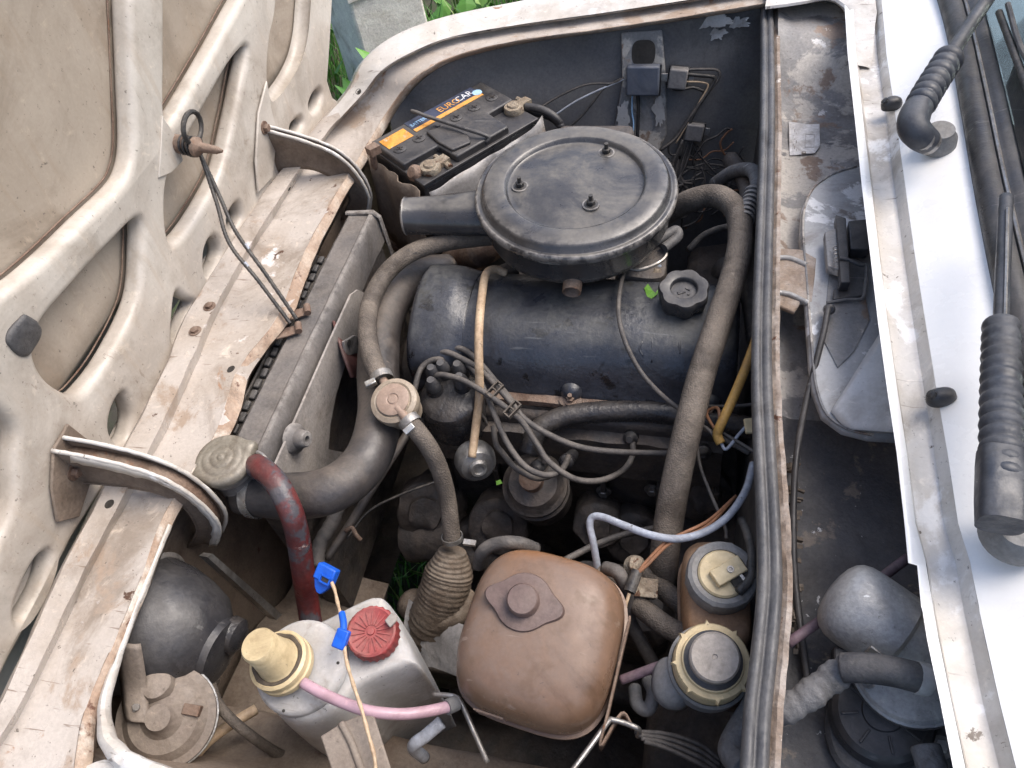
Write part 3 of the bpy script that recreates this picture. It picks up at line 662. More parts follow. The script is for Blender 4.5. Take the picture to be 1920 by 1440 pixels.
for (l, y) in ((1580, -60), (1584, 0), (1590, 100), (1604, 220), (1618, 350), (1632, 480), (1646, 600), (1664, 730), (1681, 850), (1696, 980), (1703, 1054), (1720, 1060), (1727, 1130), (1728, 1138), (1731, 1146), (1741, 1200), (1764, 1320), (1790, 1440), (1822, 1580)):
    wdt = 15 + 6 * max(0, (y - 200) / 1200); k = max(0, y) / 1440
    lr = l if not 1050 < y < 1145 else 1681 + (y - 850) * .1715
    r1 = lr + wdt; r2 = lr + wdt + 38 + 24 * k; r3 = r2 + 6 + 16 * k; r4 = lr + 178 + 210 * k * k + 40 * k
    crw.append([P(l + 2, y, .10), P(l, y, .116), P(r1, y, .117), P(r1 + 3, y, .107), P((r1 + r2) / 2, y, .105), P(r2, y, .107), P(r3, y, .116), P(r3 + 10, y, .121), P((r3 + r4) / 2 + 10, y, .137), P(r4 + 20, y, .15)])
mk('corner_rim', rough_up(loft([[(1436, 16, .10), (1500, 9, .102), (1550, 3, .104), (1580, 18, .106), (1590, 55, .108), (1594, 120, .108)], [(1436, 12, .112), (1502, 4, .115), (1555, -4, .116), (1588, 12, .117), (1598, 52, .117), (1602, 120, .116)], [(1436, -40, .118), (1520, -50, .119), (1600, -35, .119), (1640, 0, .119), (1640, 60, .116), (1632, 128, .1078)]], res=3, res_across=5), .0015, 50), M_['whitedirty'], car, label='stained white rim round the rear corner of the air well')
def sub(c0, c1): return [r[c0:c1] for r in crw]
mk('cowl_flange', rough_up(loft(sub(0, 3)), .0012, 50), M_['white'], car, solid=.0015, label='white flange along the edge of the air well')
mk('cowl_gutter', rough_up(loft(sub(2, 8), res=1), .001, 40), M_['whitedirty'], car, label='stained pale gutter beside the cowl')
mk('cowl_top', loft(sub(7, 10), res=1, res_across=3), M_['white'], car, label='clean white cowl panel under the wipers')

# ---------------------------------------------------------------- windscreen
WX, WZ = .452, .155
gas = [Vector((WX + dx, y, WZ + .0)) for dx, y in ((.012, .75), (.012, .5), (.004, .3), (-.006, .1), (-.012, -.1), (-.012, -.35), (-.01, -.7))]
gp = catmull(gas, 6)
ws = thing('windscreen', 'windscreen in a black rubber surround at the top right', 'windscreen', gas[3])
mk('rubber_surround', loft([[p + Vector((a, 0, b)) for a, b in ((-.006, -.02), (-.008, .002), (0, .012), (.012, .014), (.016, .010), (.022, .016), (.034, .022), (.04, .012))] for p in gp]), M_['blackplast'], ws, sharp=0)
mk('trim_strip', tube([p + Vector((.0165, 0, .0145)) for p in gp], .0022, 6, 1), M_['steel'], ws)
mk('glass', loft([[p + Vector((.034 + k * .5, 0, .022 + k * .75)) for k in (0, .2, .5, .8)] for p in gp]), M_['glass'], ws, sharp=0, solid=.004)
da = thing('dashboard', 'green textured dashboard cover seen through the windscreen', 'dashboard', (.8, 0, 0))
mk('top_cover', rough_up(loft([[Vector((.50 + .08 * k, y, .145 + .006 * k - .004 * k * k)) for k in range(7)] for y in [-.7 + .1 * j for j in range(15)]], res=3), .006, 14), M_['fabric'], da, sharp=0)
mk('front_edge', box(frame((.50, 0, .05)), .03, 1.4, .09), M_['blackplast'], da, bevel=.01)
mk('dash_body', box(frame((.8, 0, -.2)), .55, 1.44, .28), M_['blackplast'], da, bevel=.02)
# ================================================================ engine
def hose(name, pts, r, mt, label=None, cat='hose', parent=None, n=14, rf=None, group=None, res=8, flat=1.0):
    return mk(name, tube(pts, r, n, res, rf=rf, flat=flat), M_[mt], parent, sharp=0, label=label, cat=cat if label else None, group=group)
eng = thing('engine', 'black four-cylinder engine with sky-tinted black valve cover in the middle of the bay', 'engine', (0, .03, -.45))
def vprof(k, j):     # k: front bulge, section of the valve cover (y, z)
    return [(-.047, -.092), (-.047, -.082 + .0 * k), (-.043, -.072), (-.034 - .012 * k, -.050), (-.022 - .01 * k, -.030 + .004 * k), (-.004, -.013 + .006 * k), (.022, -.003 + .009 * k), (.055, .001 + .011 * k), (.085, -.002 + .012 * k), (.115, -.016 + .012 * k), (.135 + .008 * k, -.042), (.142 + .008 * k, -.075), (.142, -.092)]
xs = [(-.236, .55, .84), (-.234, .75, .93), (-.229, .9, .985), (-.222, 1, 1), (-.200, 1, 1), (-.180, .9, 1), (-.166, .45, 1), (-.155, .1, 1), (-.145, 0, 1), (-.05, 0, 1), (.05, 0, 1), (.13, 0, 1), (.18, .0, 1), (.196, 0, .98), (.203, 0, .93), (.206, 0, .85)]
rows = []
for (x, k, s_) in xs:
    rows.append([Vector((x + .004 * 0, .048 + (y - .048) * s_, -.092 + (z + .092) * s_)) for y, z in vprof(k, 0)])
vc = mk('valve_cover', rough_up(loft(rows, res=4, res_across=4), .0007, 25), M_['cover_sky_tint'], eng, sharp=0, label='sky-tinted black pressed steel valve cover with greasy dust')
endf = [[Vector((-.236, .048 + (y - .048) * .84 * s_, -.092 + (z + .092) * (.84 if s_ == 1 else .84 * s_))) for y, z in vprof(.55, 0)] for s_ in (1, .5, .02)]
mk('cover_front_face', loft(endf), M_['cover_sky_tint'], vc)
fl = [[Vector((x, y, z)) for y, z in ((-.044, -.081), (-.050, -.0835), (-.058, -.085), (-.0585, -.094), (-.03, -.094))] for x in [-.2 + .02 * k for k in range(21)]]
mk('cover_flange', rough_up(loft(fl), .0012, 60), M_['rustymetal'], vc)
for (px, py) in ((1075, 722), (1330, 748)):
    q = P(px, py, -.080); q.y = -.052
    mk('cover_nut', hexbolt(frame(q, (0, -.25, 1)), .006, .007, .007), M_['rustymetal'], vc)
    mk('nut_washer', superloft([(0, .016, .009, 2.4), (.002, .0155, .0085, 2.4), (.003, .012, .007, 2.4)], frame(q - Vector((0, .001, .003)), (0, -.35, 1))), M_['rustymetal'], vc)
    mk('stud_recess', lathe([(.017, 0), (.014, .006), (.008, .012), (.002, .0135)], frame(q + Vector((0, .011, .004)), (0, -.9, .5)), 20), M_['cover_sky_tint'], vc, sharp=0)
# embossed strokes
def on_cover(px, py, lift=.0006):
    d = ray(px, py); t = .8
    while t < 1.4:
        p = CAMLOC + d * t
        pr = vprof(0, 0)
        for (a, b) in zip(pr[:-1], pr[1:]):
            if a[0] <= p.y <= b[0]:
                zz = a[1] + (b[1] - a[1]) * (p.y - a[0]) / max(b[0] - a[0], 1e-6)
                if p.z < zz + lift: return p
        t += .0015
    return P(px, py, -.03)
for st in (((1223, 630), (1223, 650), (1222, 680)), ((1284, 622), (1276, 632), (1274, 648), (1275, 664)), ((1205, 640), (1199, 655), (1206, 668))):
    mk('embossed_mark', tube([on_cover(*p) for p in st], .0017, 6, 4), M_['cover_sky_tint'], vc, sharp=0)
# oil filler cap
q = P(1282, 548, .022)
cf = frame(q, (.02, -.12, 1), (1, .05, 0))
oc = thing('oil_filler_cap', 'black seven-lobed oil filler cap with recessed centre on the valve cover', 'cap', q)
lob = lambda a, r, z: 1 + (.10 * (abs(math.cos(3.5 * (a - .35))) ** 1.3 - .45) if r > .022 else 0)
mk('knob', lathe([(.026, -.020), (.029, -.016), (.030, -.006), (.0312, -.002), (.0312, .006), (.0295, .009), (.0185, .0095), (.0165, .008), (.016, .0025), (.0025, .0025)], cf, 84, rf=lob), M_['blackplast'], oc, sharp=50)
mk('neck', lathe([(.024, -.04), (.024, -.020), (.0265, -.018)], cf, 32), M_['blackplast'], oc)
mk('oil_symbol', join(box(frame(cf @ Vector((-.003, -.002, .0025)), cf.col[2].to_3d(), (1, .5, 0)), .010, .005, .0012), box(frame(cf @ Vector((.005, .003, .0025)), cf.col[2].to_3d(), (1, -.6, 0)), .007, .002, .0012), lathe([(.0018, .0025), (.0018, .0037)], cf @ Matrix.Translation((.006, -.005, 0)), 10)), M_['gloss'], oc)
# head and block
hd = [[Vector((x, y, z)) for y, z in ((-.058, -.094), (-.06, -.12), (-.085, -.125), (-.09, -.20), (-.075, -.21), (-.075, -.33), (-.06, -.5))] for x in (-.23, -.12, -.02, .08, .2)]
mk('cylinder_head', rough_up(loft(hd, res=6, res_across=1), .003, 40), M_['grime'], eng, sharp=50)
mk('cylinder_block', box(frame((-.015, .03, -.52)), .43, .2, .42), M_['grime'], eng, bevel=.01)
mk('timing_case', rough_up(superloft([(0, .09, .17, 4), (.02, .088, .168, 4), (.024, .08, .16, 4)], frame((-.222, .03, -.27), (-1, 0, 0), (0, 1, 0))), .003, 40), M_['grime'], eng)
mk('front_pulley', lathe([(.03, 0), (.062, 0), (.066, .006), (.058, .012), (.066, .018), (.062, .024), (.02, .024), (.02, .035)], frame((-.255, .03, -.2), (-1, 0, 0)), 36), M_['grime'], eng)
mk('water_pump', rough_up(lathe([(.055, 0), (.05, .03), (.03, .05), (.02, .07)], frame((-.235, .04, -.14), (-1, 0, 0)), 28), .003, 40), M_['grime'], eng)
for (px, py, z_, r_) in ((935, 985, -.28, .045), (800, 960, -.3, .05), (1120, 985, -.27, .035), (1190, 1010, -.3, .04), (880, 1030, -.33, .035), (1320, 930, -.25, .04)):
    q = P(px, py, z_)
    mk('casting_boss', rough_up(lathe([(r_ * 1.1, -.05), (r_, 0), (r_ * .93, .004), (r_ * .55, .005), (r_ * .5, .012), (r_ * .3, .013), (.003, .013)], frame(q, (.1, -.7, .7)), 24), .006, 45), M_['grime'], eng, sharp=60)
for k in range(6):
    mk('block_bolt', hexbolt(frame((-.17 + .07 * k, -.083, -.235 - .02 * (k % 2)), (0, -1, .1)), .007, .010), M_['steel'], eng)
for k in range(6): mk('block_rib', box(frame((-.2 + .08 * k, -.082, -.33), (0, 0, 1)), .008, .018, .11), M_['grime'], eng, bevel=.002)
# spark plugs and boots
for (px, py, z_) in ((1185, 818, -.125), (1065, 862, -.13), (1012, 872, -.135), (1320, 845, -.125)):
    q = P(px, py, z_)
    mk('spark_plug_boot', lathe([(.0075, -.028), (.0085, -.02), (.0085, .0), (.010, .002), (.010, .012), (.006, .016), (.0045, .02)], frame(q, (-.1, -.75, .62)), 18), M_['blackplast'], eng)
# coolant pipe along the head
hose('coolant_pipe', [(992, 850, -.12), (1008, 808, -.10), (1055, 782, -.092), (1130, 772, -.09), (1220, 772, -.09), (1300, 782, -.09), (1420, 805, -.095)], .0145, 'gloss', 'shiny black metal pipe curving along the side of the engine below the valve cover', 'pipe')
# oil filter
q = P(1000, 905, -.17)
of = thing('oil_filter', 'greasy dark ribbed oil filter low on the near side of the engine', 'filter', q)
fz = Vector((.0, -.35, 1)).normalized()
mk('canister', rough_up(lathe([(.040, -.1), (.044, -.095), (.044, -.045), (.047, -.042), (.047, -.036), (.043, -.034), (.043, -.022), (.046, -.02), (.046, -.012), (.040, -.008), (.034, .004), (.018, .008), (.004, .008)], frame(q, fz), 36), .0008, 60), M_['grime'], of, sharp=30)
mk('top_port', lathe([(.016, 0), (.016, .02), (.01, .024), (.004, .024)], frame(q + fz * .006, fz), 20), M_['rustymetal'], of)
# ---------------------------------------------------------------- distributor
dq = P(842, 738, -.062); dz = Vector((.02, -.16, 1)).normalized(); DF = frame(dq, dz)
ds = thing('distributor', 'black distributor with oily cap and spark lead towers in front of the valve cover', 'distributor', dq)
cap = mk('cap', rough_up(lathe([(.044, -.072), (.047, -.068), (.047, -.052), (.045, -.046), (.0445, -.014), (.041, -.005), (.033, .0), (.010, .001), (.003, .001)], DF, 40), .0006, 60), M_['gloss'], ds, sharp=35)
for k, (px, py) in enumerate(((816, 732), (832, 690), (873, 694), (800, 693), (868, 725))):
    q = P(px, py, -.06); l = DF.inverted() @ q
    l.z = 0; l = l * min(1, .032 / max(l.length, 1e-4))
    o = DF @ l
    tw = mk('tower', lathe([(.0125, -.012), (.0115, .004), (.0085, .010), (.0085, .016)], frame(o, dz), 20), M_['gloss'], ds)
    mk('boot', lathe([(.0098, .008), (.0105, .012), (.0095, .020), (.0065, .027), (.005, .031)], frame(o, dz), 18), M_['rubber'], ds)
mk('body', rough_up(lathe([(.02, -.2), (.022, -.13), (.032, -.115), (.044, -.085), (.0455, -.07), (.0425, -.066)], DF, 32), .0015, 50), M_['steel'], ds)
vq = P(893, 868, -.125); vz = Vector((.45, -.80, .35)).normalized(); VF = frame(vq, vz)
vac = mk('vacuum_unit', lathe([(.012, -.03), (.020, -.024), (.0265, -.018), (.0285, -.010), (.0275, -.006), (.0275, -.003), (.0265, .004), (.022, .010), (.0135, .013), (.0135, .015), (.0105, .018), (.0075, .018), (.0065, .0155), (.002, .0155)], VF, 36), M_['vacuum'], ds, sharp=32)
mk('vacuum_arm', box(frame(vq - vz * .05, vz, (0, 0, 1)), .02, .012, .03), M_['rustymetal'], ds, bevel=.002)
mk('clip', tube([DF @ Vector(v) for v in ((.043, -.01, -.08), (.046, -.012, -.055), (.043, -.012, -.03), (.038, -.012, -.006))], .002, 6), M_['steel'], ds)
hose('vacuum_tube', [(948, 512, -.005), (928, 505, .006), (911, 515, .015), (903, 560, .017), (898, 620, .010), (898, 680, -.012), (899, 740, -.05), (892, 800, -.085), (885, 858, -.105)], .0058, 'cream', 'thin cream rubber vacuum tube crossing over the valve cover', 'tube')
# spark leads
LG = 'spark plug leads'
lead = [
 ('uppermost spark lead arching from the back of the distributor cap', [(846, 662, -.045), (852, 653, -.03), (868, 655, -.028), (890, 671, -.03), (910, 692, -.035), (928, 714, -.04), (958, 750, -.05), (968, 772, -.055), (994, 810, -.075), (1016, 848, -.105), (1021, 868, -.12)]),
 ('longest spark lead arching over the cap and running back to the rearmost plug', [(790, 672, -.05), (805, 662, -.035), (836, 660, -.028), (867, 673, -.03), (899, 692, -.035), (928, 721, -.038), (960, 757, -.045), (984, 786, -.055), (1026, 813, -.07), (1080, 836, -.08), (1140, 846, -.085), (1240, 850, -.09), (1310, 850, -.10), (1325, 846, -.11)]),
 ('spark lead looping low below the others beside the oil filter', [(871, 692, -.05), (880, 686, -.038), (897, 707, -.04), (914, 744, -.05), (931, 786, -.06), (952, 832, -.075), (982, 872, -.085), (1013, 889, -.09), (1040, 889, -.095), (1057, 876, -.105), (1066, 856, -.118)]),
 ('spark lead from the front tower sagging to the third plug', [(815, 712, -.045), (822, 703, -.032), (842, 705, -.03), (868, 713, -.032), (899, 730, -.036), (932, 752, -.04), (962, 775, -.045), (980, 792, -.055), (1006, 832, -.075), (1026, 862, -.085), (1058, 888, -.095), (1090, 901, -.10), (1130, 900, -.105), (1168, 882, -.115), (1186, 855, -.12), (1186, 830, -.12)]),
 ('short lead hanging under the clipped spark leads next to the vacuum unit', [(925, 800, -.10), (930, 832, -.10), (943, 850, -.10), (963, 874, -.10), (992, 892, -.105), (1010, 897, -.115), (1030, 893, -.13)]),
 ('coil lead curling down the left of the distributor cap', [(832, 684, -.042), (826, 674, -.033), (806, 677, -.035), (789, 692, -.04), (779, 723, -.05), (773, 757, -.07), (772, 780, -.09), (779, 810, -.13)])]
for lb, pts in lead:
    hose('spark_lead', pts, .0040, 'wiregrey', lb, 'spark lead', group=LG)
for (px, py, lb) in ((928, 732, 'upper plastic separator clip on the spark leads'), (961, 768, 'lower plastic separator clip on the spark leads')):
    q = P(px, py, -.037)
    c = thing('lead_clip', lb, 'clip', q, 'spark lead clips')
    Mx = frame(q, (.1, -.35, .9), (.62, -.45, 0))
    mk('bar', join(*[box(Mx @ Matrix.Translation((s_, 0, -.004)), .0022, .024, .011) for s_ in (-.0045, .0045)]), M_['hosebrown'], c, bevel=.0006)
    mk('bridge', join(*[box(Mx @ Matrix.Translation((0, s_, .002)), .010, .0022, .004) for s_ in (-.011, 0, .011)]), M_['hosebrown'], c, bevel=.0005)
# ---------------------------------------------------------------- hoses at the front
uh = thing('radiator_hose', 'thick dark coolant hose sweeping from radiator neck up to the engine front', 'hose', P(600, 925, -.1))
hose('hose_body', [(455, 921, -.045), (500, 927, -.04), (550, 930, -.035), (610, 922, -.03), (662, 892, -.03), (697, 842, -.03), (712, 770, -.03), (709, 690, -.03), (716, 610, -.03), (742, 552, -.035), (786, 518, -.05), (840, 510, -.075)], .0285, 'hosedark', parent=uh, n=24, res=10)
q0, q1 = P(478, 924, -.042), P(500, 927, -.04)
mk('clamp', lathe([(.0295, -.006), (.0310, -.006), (.0310, .006), (.0295, .006)], frame(P(483, 925, -.042), q1 - q0), 30, cap=False), M_['bright'], uh)
hose('breather_hose', [(960, 440, .01), (930, 443, .018), (850, 452, .024), (780, 470, .024), (728, 508, .022), (696, 565, .018), (689, 625, .022), (700, 680, .022), (716, 712, .02)], .0128, 'hosebrown', 'dusty brown hose curving from the air filter down to the round fuel filter')
fq = P(739, 752, .018); fz = Vector((.0, -.32, 1)).normalized(); FF = frame(fq, fz)
ff = thing('fuel_filter', 'round pinkish-brown fuel filter with two hose spouts left of the distributor', 'filter', fq)
fb = mk('housing', lathe([(.018, -.045), (.024, -.04), (.026, -.022), (.0255, -.018), (.029, -.014), (.030, -.004), (.029, .002), (.0235, .0045), (.021, .003), (.0195, .0055), (.008, .006), (.0065, .0045), (.005, .006), (.001, .006)], FF, 40), M_['filterrim'], ff, sharp=40)
mk('lid_disc', lathe([(.0205, .0052), (.0205, .0066), (.019, .0072), (.008, .0074), (.0065, .0062), (.005, .0076), (.001, .0076)], FF, 36), M_['filterpink'], ff)
mk('inlet_spout', tube([P(732, 738, .018), P(718, 712, .02)], .0055, 12, 1), M_['filterpink'], ff)
mk('outlet_spout', tube([P(745, 765, .018), P(772, 797, .012)], .0055, 12, 1), M_['filterpink'], ff)
for (a, b, r_) in (((712, 700, .021), (720, 718, .019), .0143), ((764, 786, .013), (774, 798, .01), .0135)):
    A, B = P(*a), P(*b); z_ = (B - A).normalized()
    c = mk('hose_clamp', lathe([(r_ - .001, -.005), (r_, -.005), (r_, .005), (r_ - .001, .005)], frame(A.lerp(B, .5), z_), 24, cap=False), M_['steel'], ff)
    mk('clamp_screw', box(frame(A.lerp(B, .5) + Vector((-.010 if r_ > .014 else .002, -.012, .008)), z_, (1, 0, 0)), .014, .008, .008), M_['bright'], c, bevel=.001)
hose('fuel_hose', [(766, 790, .012), (785, 812, .006), (808, 845, -.015), (826, 885, -.045), (838, 930, -.08), (844, 975, -.105), (848, 1015, -.13)], .0112, 'hosebrown', 'dusty brown hose hanging from the fuel filter past the distributor')
q = P(848, 1008, -.125)
mk('hose_clip', join(lathe([(.0125, -.003), (.0138, -.003), (.0138, .003), (.0125, .003)], frame(q, (.1, -.4, -1)), 20, cap=False), box(frame(q + Vector((.016, -.004, 0)), (1, 0, 0)), .007, .005, .016)), M_['steel'], label='small screw clip at the lower end of the hanging fuel hose', cat='clip')
hose('red_hose', [(478, 872, .012), (495, 882, .018), (520, 908, .02), (545, 958, .0), (559, 1010, -.04), (568, 1070, -.09), (577, 1130, -.15), (588, 1200, -.2)], .0140, 'hosered', 'worn red overflow hose hanging from the radiator filler neck')
hose('dipstick_rod', [(790, 770, -.12), (758, 822, -.125), (700, 912, -.15), (655, 985, -.18), (612, 1048, -.2)], .0062, 'hosedark', 'long dark rod slanting down from the distributor towards the blue plug', 'rod')
hose('drain_hose', [(640, 930, -.16), (625, 975, -.17), (600, 1020, -.18), (594, 1062, -.19)], .010, 'wiregrey', 'short grey corrugated sleeve beside the red hose', 'sleeve', rf=lambda t, s: 1 + .06 * math.sin(s * 900))
hose('thin_cable', [(820, 902, -.16), (745, 930, -.17), (690, 960, -.18), (650, 1010, -.19)], .0018, 'wireblack', 'thin dark cable stretched across the gap in front of the engine', 'cable')
hose('tie_strap', [(648, 995, -.175), (660, 990, -.17), (668, 1003, -.175), (676, 1012, -.185)], .003, 'rustymetal', 'small rusty tie on the slanting rod', 'tie')
# ================================================================ air filter
AQ = P(1078, 352, .088); AZ_ = Vector((.015, -.03, 1)).normalized(); AF = frame(AQ, AZ_)
af = thing('air_filter', 'big round black air filter housing with dusty lid and side snout', 'air filter', AQ - Vector((0, 0, .09)))
ra = SZ(190, AQ)
lid = mk('lid', rough_up(lathe([(ra * .985, -.012), (ra * 1.0, -.010), (ra * 1.005, -.004), (ra * .995, .0), (ra * .975, .0015), (ra * .955, .000), (ra * .935, .0005), (ra * .915, .008), (ra * .89, .011), (ra * .80, .0125), (ra * .715, .0125), (ra * .69, .0115), (ra * .675, .007), (ra * .66, .0055), (ra * .62, .006), (ra * .3, .0095), (.002, .0105)], AF, 96), .0006, 14), M_['filterblk'], af, sharp=0, label='dusty black pressed lid with recessed centre')
mk('pan', rough_up(lathe([(ra * .55, -.066), (ra * .78, -.065), (ra * .90, -.058), (ra * .935, -.045), (ra * .94, -.02), (ra * .985, -.012)], AF, 72), .001, 20), M_['filterblk'], af, sharp=0)
for (px, py) in ((975, 350), (1137, 287), (1108, 384)):
    q = P(px, py, AQ.z + .008)
    b = mk('stud_nut', hexbolt(frame(q, AZ_), .0058, .008, .008), M_['wireblack'], af)
    mk('washer', lathe([(.0115, -.001), (.0115, .0012), (.006, .0015)], frame(q, AZ_), 20), M_['filterblk'], b)
sn = [P(930, 398, AQ.z - .036), P(880, 400, AQ.z - .036), P(820, 404, AQ.z - .036), P(764, 405, AQ.z - .035)]
def ring(c, ax, ry, rz, n=28):
    ax = ax.normalized(); s_ = Vector((0, 0, 1)).cross(ax).normalized(); u_ = ax.cross(s_)
    return [c + s_ * (ry * math.cos(2 * math.pi * k / n)) + u_ * (rz * math.sin(2 * math.pi * k / n)) for k in range(n)]
ax = sn[3] - sn[0]
sr = [(.040, .028), (.037, .027), (.031, .026), (.0275, .0255)]
rows = [ring(c, ax, a, b) for c, (a, b) in zip(sn, sr)]
rows += [ring(sn[3] + ax.normalized() * .002, ax, .029, .0268), ring(sn[3] + ax.normalized() * .004, ax, .0275, .0253), ring(sn[3], ax, .0245, .0225), ring(sn[2], ax, .026, .022), ring(sn[1], ax, .02, .02)]
mk('snout', loft(rows, close=True), M_['filterblk'], af, sharp=40, label='flattened intake snout pointing at the battery')
q = P(1078, 500, .034)
mk('spigot', lathe([(.013, -.03), (.0125, 0), (.0125, .040), (.0115, .0405), (.0105, .039), (.0105, .02), (.001, .02)], frame(q, (.02, -.9, -.22)), 24), M_['rustymetal'], af, label='rusty open pipe stub under the filter pan')
# carburettor and manifold below
cb = thing('carburettor', 'grimy carburettor under the air filter behind the valve cover', 'carburettor', P(1150, 480, -.1))
mk('carb_body', rough_up(box(frame(P(1120, 440, -.16)), .12, .09, .19), .006, 40), M_['grime'], cb, bevel=.01)
mk('float_bowl', rough_up(superloft([(-.05, .035, .03, 4), (-.01, .035, .03, 4), (.0, .032, .027, 4)], frame(P(1205, 490, -.0), (.1, -.25, 1))), .001, 50), M_['grime'], cb)
mk('bowl_rim', tube([P(*p) for p in ((1172, 500, .0), (1200, 505, -.002), (1232, 494, -.002), (1248, 480, .0), (1246, 462, .004))], .003, 8), M_['steel'], cb)
mk('linkage_arm', tube([P(*p) for p in ((1050, 512, .0), (1110, 508, .006), (1170, 492, .01), (1215, 462, .012), (1250, 440, .015), (1268, 432, .015), (1270, 445, .012), (1245, 465, .01))], .007, 12), M_['rubber'], cb, label='short bent breather pipe beside the filter pan')
mk('brass_jet', lathe([(.010, -.02), (.010, 0), (.007, .004), (.002, .004)], frame(P(1232, 515, -.01), (.2, -.6, .7)), 6), M_['brass'], cb)
mk('choke_lever', tube([P(*p) for p in ((1215, 520, -.02), (1222, 508, -.01), (1240, 498, -.005))], .004, 8), M_['bright'], cb)
mk('intake_manifold', rough_up(tube([Vector(v) for v in ((-.2, .2, -.16), (-.08, .22, -.15), (.05, .22, -.15), (.18, .2, -.16))], .035, 16), .005, 40), M_['grime'], cb)
hose('hot_air_duct', [(905, 470, -.05), (870, 480, -.09), (840, 500, -.14)], .025, 'rustymetal', 'brown rusty exhaust shroud glimpsed between hose and air filter', 'duct')
hose('manifold_hose', [(965, 505, -.03), (930, 522, -.03), (915, 545, -.05)], .014, 'hosebrown', 'brown hose bend behind the cream vacuum tube')
hose('choke_cable', [(1174, 497, .006), (1163, 540, .016), (1160, 590, .016), (1172, 640, .005), (1200, 695, -.02), (1240, 740, -.035), (1285, 775, -.035), (1330, 808, -.03), (1405, 850, -.02)], .0030, 'wiregrey', 'thin dark cable looping down across the right of the valve cover', 'cable')
# ---------------------------------------------------------------- heater hoses
hose('heater_hose', [(1235, 412, -.03), (1265, 392, -.01), (1300, 374, .015), (1345, 368, .03), (1380, 395, .04), (1388, 450, .04), (1374, 520, .035), (1345, 610, .03), (1316, 700, .022), (1293, 790, .01), (1272, 880, -.01), (1256, 965, -.03), (1246, 1040, -.06), (1242, 1100, -.1)], .0163, 'hosebrown', 'long brown braided heater hose arching over the rear of the valve cover', n=18)
hose('heater_hose', [(1370, 300, -.05), (1400, 345, -.02), (1405, 400, .0), (1400, 470, .0), (1408, 550, -.01), (1420, 640, -.03)], .0135, 'hosedark', 'dark second heater hose tucked against the firewall seal')
hb = thing('wiring_harness', 'taped wiring harness curling beside the firewall seal', 'harness', P(1400, 360, .0))
hose('loom', [(1340, 345, -.06), (1375, 322, -.02), (1410, 320, .02), (1420, 350, .04), (1400, 390, .045), (1395, 420, .04)], .0105, 'tape', parent=hb)
for k in range(7):
    t = k / 6
    p = P(1412 - 14 * t, 362 + 48 * t, .045)
    mk('tape_band', lathe([(.0112, -.002), (.0122, -.002), (.0122, .002), (.0112, .002)], frame(p, (-.25, -1, 0)), 18, cap=False), M_['relaygrey'], hb)
hose('drain_pipe', [(1290, 470, -.06), (1315, 445, -.05), (1340, 432, -.04), (1365, 425, -.03)], .0052, 'wiregrey', 'short grey pipe under the arch of the heater hose', 'pipe')
hose('steering_shaft', [(1350, 500, -.08), (1375, 520, -.1), (1400, 560, -.12)], .018, 'grime', 'dark rounded shaft end right of the heater hose', 'shaft')
# ================================================================ battery
c4 = [P(x, y, .045) for x, y in ((700, 268), (897, 150), (1010, 212), (786, 330))]
bc = sum(c4, Vector()) / 4
L_ = ((c4[1] - c4[0]) + (c4[2] - c4[3])).normalized(); Wd = Vector((0, 0, 1)).cross(L_)
bl_, bw_ = ((c4[1] - c4[0]).length + (c4[2] - c4[3]).length) / 2, ((c4[3] - c4[0]).length + (c4[2] - c4[1]).length) / 2
bw_ = min(bw_, .175)
BF = frame(bc, (0, 0, 1), L_)          # local x along the battery, y away from the viewer
bat = thing('battery', 'dusty black car battery with orange and navy labels in the far front corner', 'battery', bc - Vector((0, 0, .19)))
T = lambda x, y, z=0: BF @ Matrix.Translation((x, y, z))
hl, hw = bl_ / 2, bw_ / 2
mk('case', box(T(0, 0, -.19), bl_, bw_, .172), M_['blackplast'], bat, bevel=.004)
# lid: raised block with the two terminal corners cut away on the viewer's side
ln = [(-hl, -hw * .30), (-hl * .42, -hw * .30), (-hl * .40, -hw * .96), (hl * .52, -hw * .96), (hl * .54, -hw * .2), (hl, -hw * .2), (hl, hw), (-hl, hw)]
mk('lid', prism([T(0, 0, -.0185) @ Vector((x, y, 0)) for x, y in ln], Vector((0, 0, .0185))), M_['blackplast'], bat, bevel=.003, label='raised battery lid with cell plugs')
mk('lid_base', box(T(0, 0, -.0182), bl_ + .004, bw_ + .004, .006), M_['blackplast'], bat, bevel=.0015)
mk('plug_cover', prism([T(0, 0, .0) @ Vector(v) for v in ((-hl * .38, -hw * .78, 0), (-hl * .10, -hw * .86, 0), (-hl * .02, -hw * .6, 0), (-hl * .06, hw * .1, 0), (-hl * .36, hw * .25, 0), (-hl * .40, -hw * .3, 0))], Vector((0, 0, .005))), M_['blackplast'], bat, bevel=.002)
for k in range(6):
    q = T(-hl * .83 + k * hl * .33, hw * .22, .0)
    pl = mk('cell_plug', lathe([(.0105, -.001), (.0105, .0012), (.009, .0018), (.002, .0018)], q, 24), M_['blackplast'], bat)
    mk('plug_slot', join(box(q @ Matrix.Translation((0, 0, .0018)), .011, .002, .0012), box(q @ Matrix.Translation((0, 0, .0018)), .002, .011, .0012)), M_['gloss'], pl)
mk('orange_sticker', box(T(-hl * .72, hw * .62, .0002), hl * .42, hw * .42, .0006), M_['orangelabel'], bat, label='worn orange warning sticker')
lab = mk('name_label', box(T(hl * .18, hw * .78, .0002), hl * 1.22, hw * .40, .0006), M_['navy'], bat, label='navy label strip lettered EUROCAR')
mk('label_stripe', box(T(hl * .18, hw * .54, .0003), hl * 1.22, hw * .13, .0007), M_['orange'], lab)
mk('lettering', textmesh('EURO', .021, T(hl * .28, hw * .76, .0010), xs=.82), M_['orange'], lab)
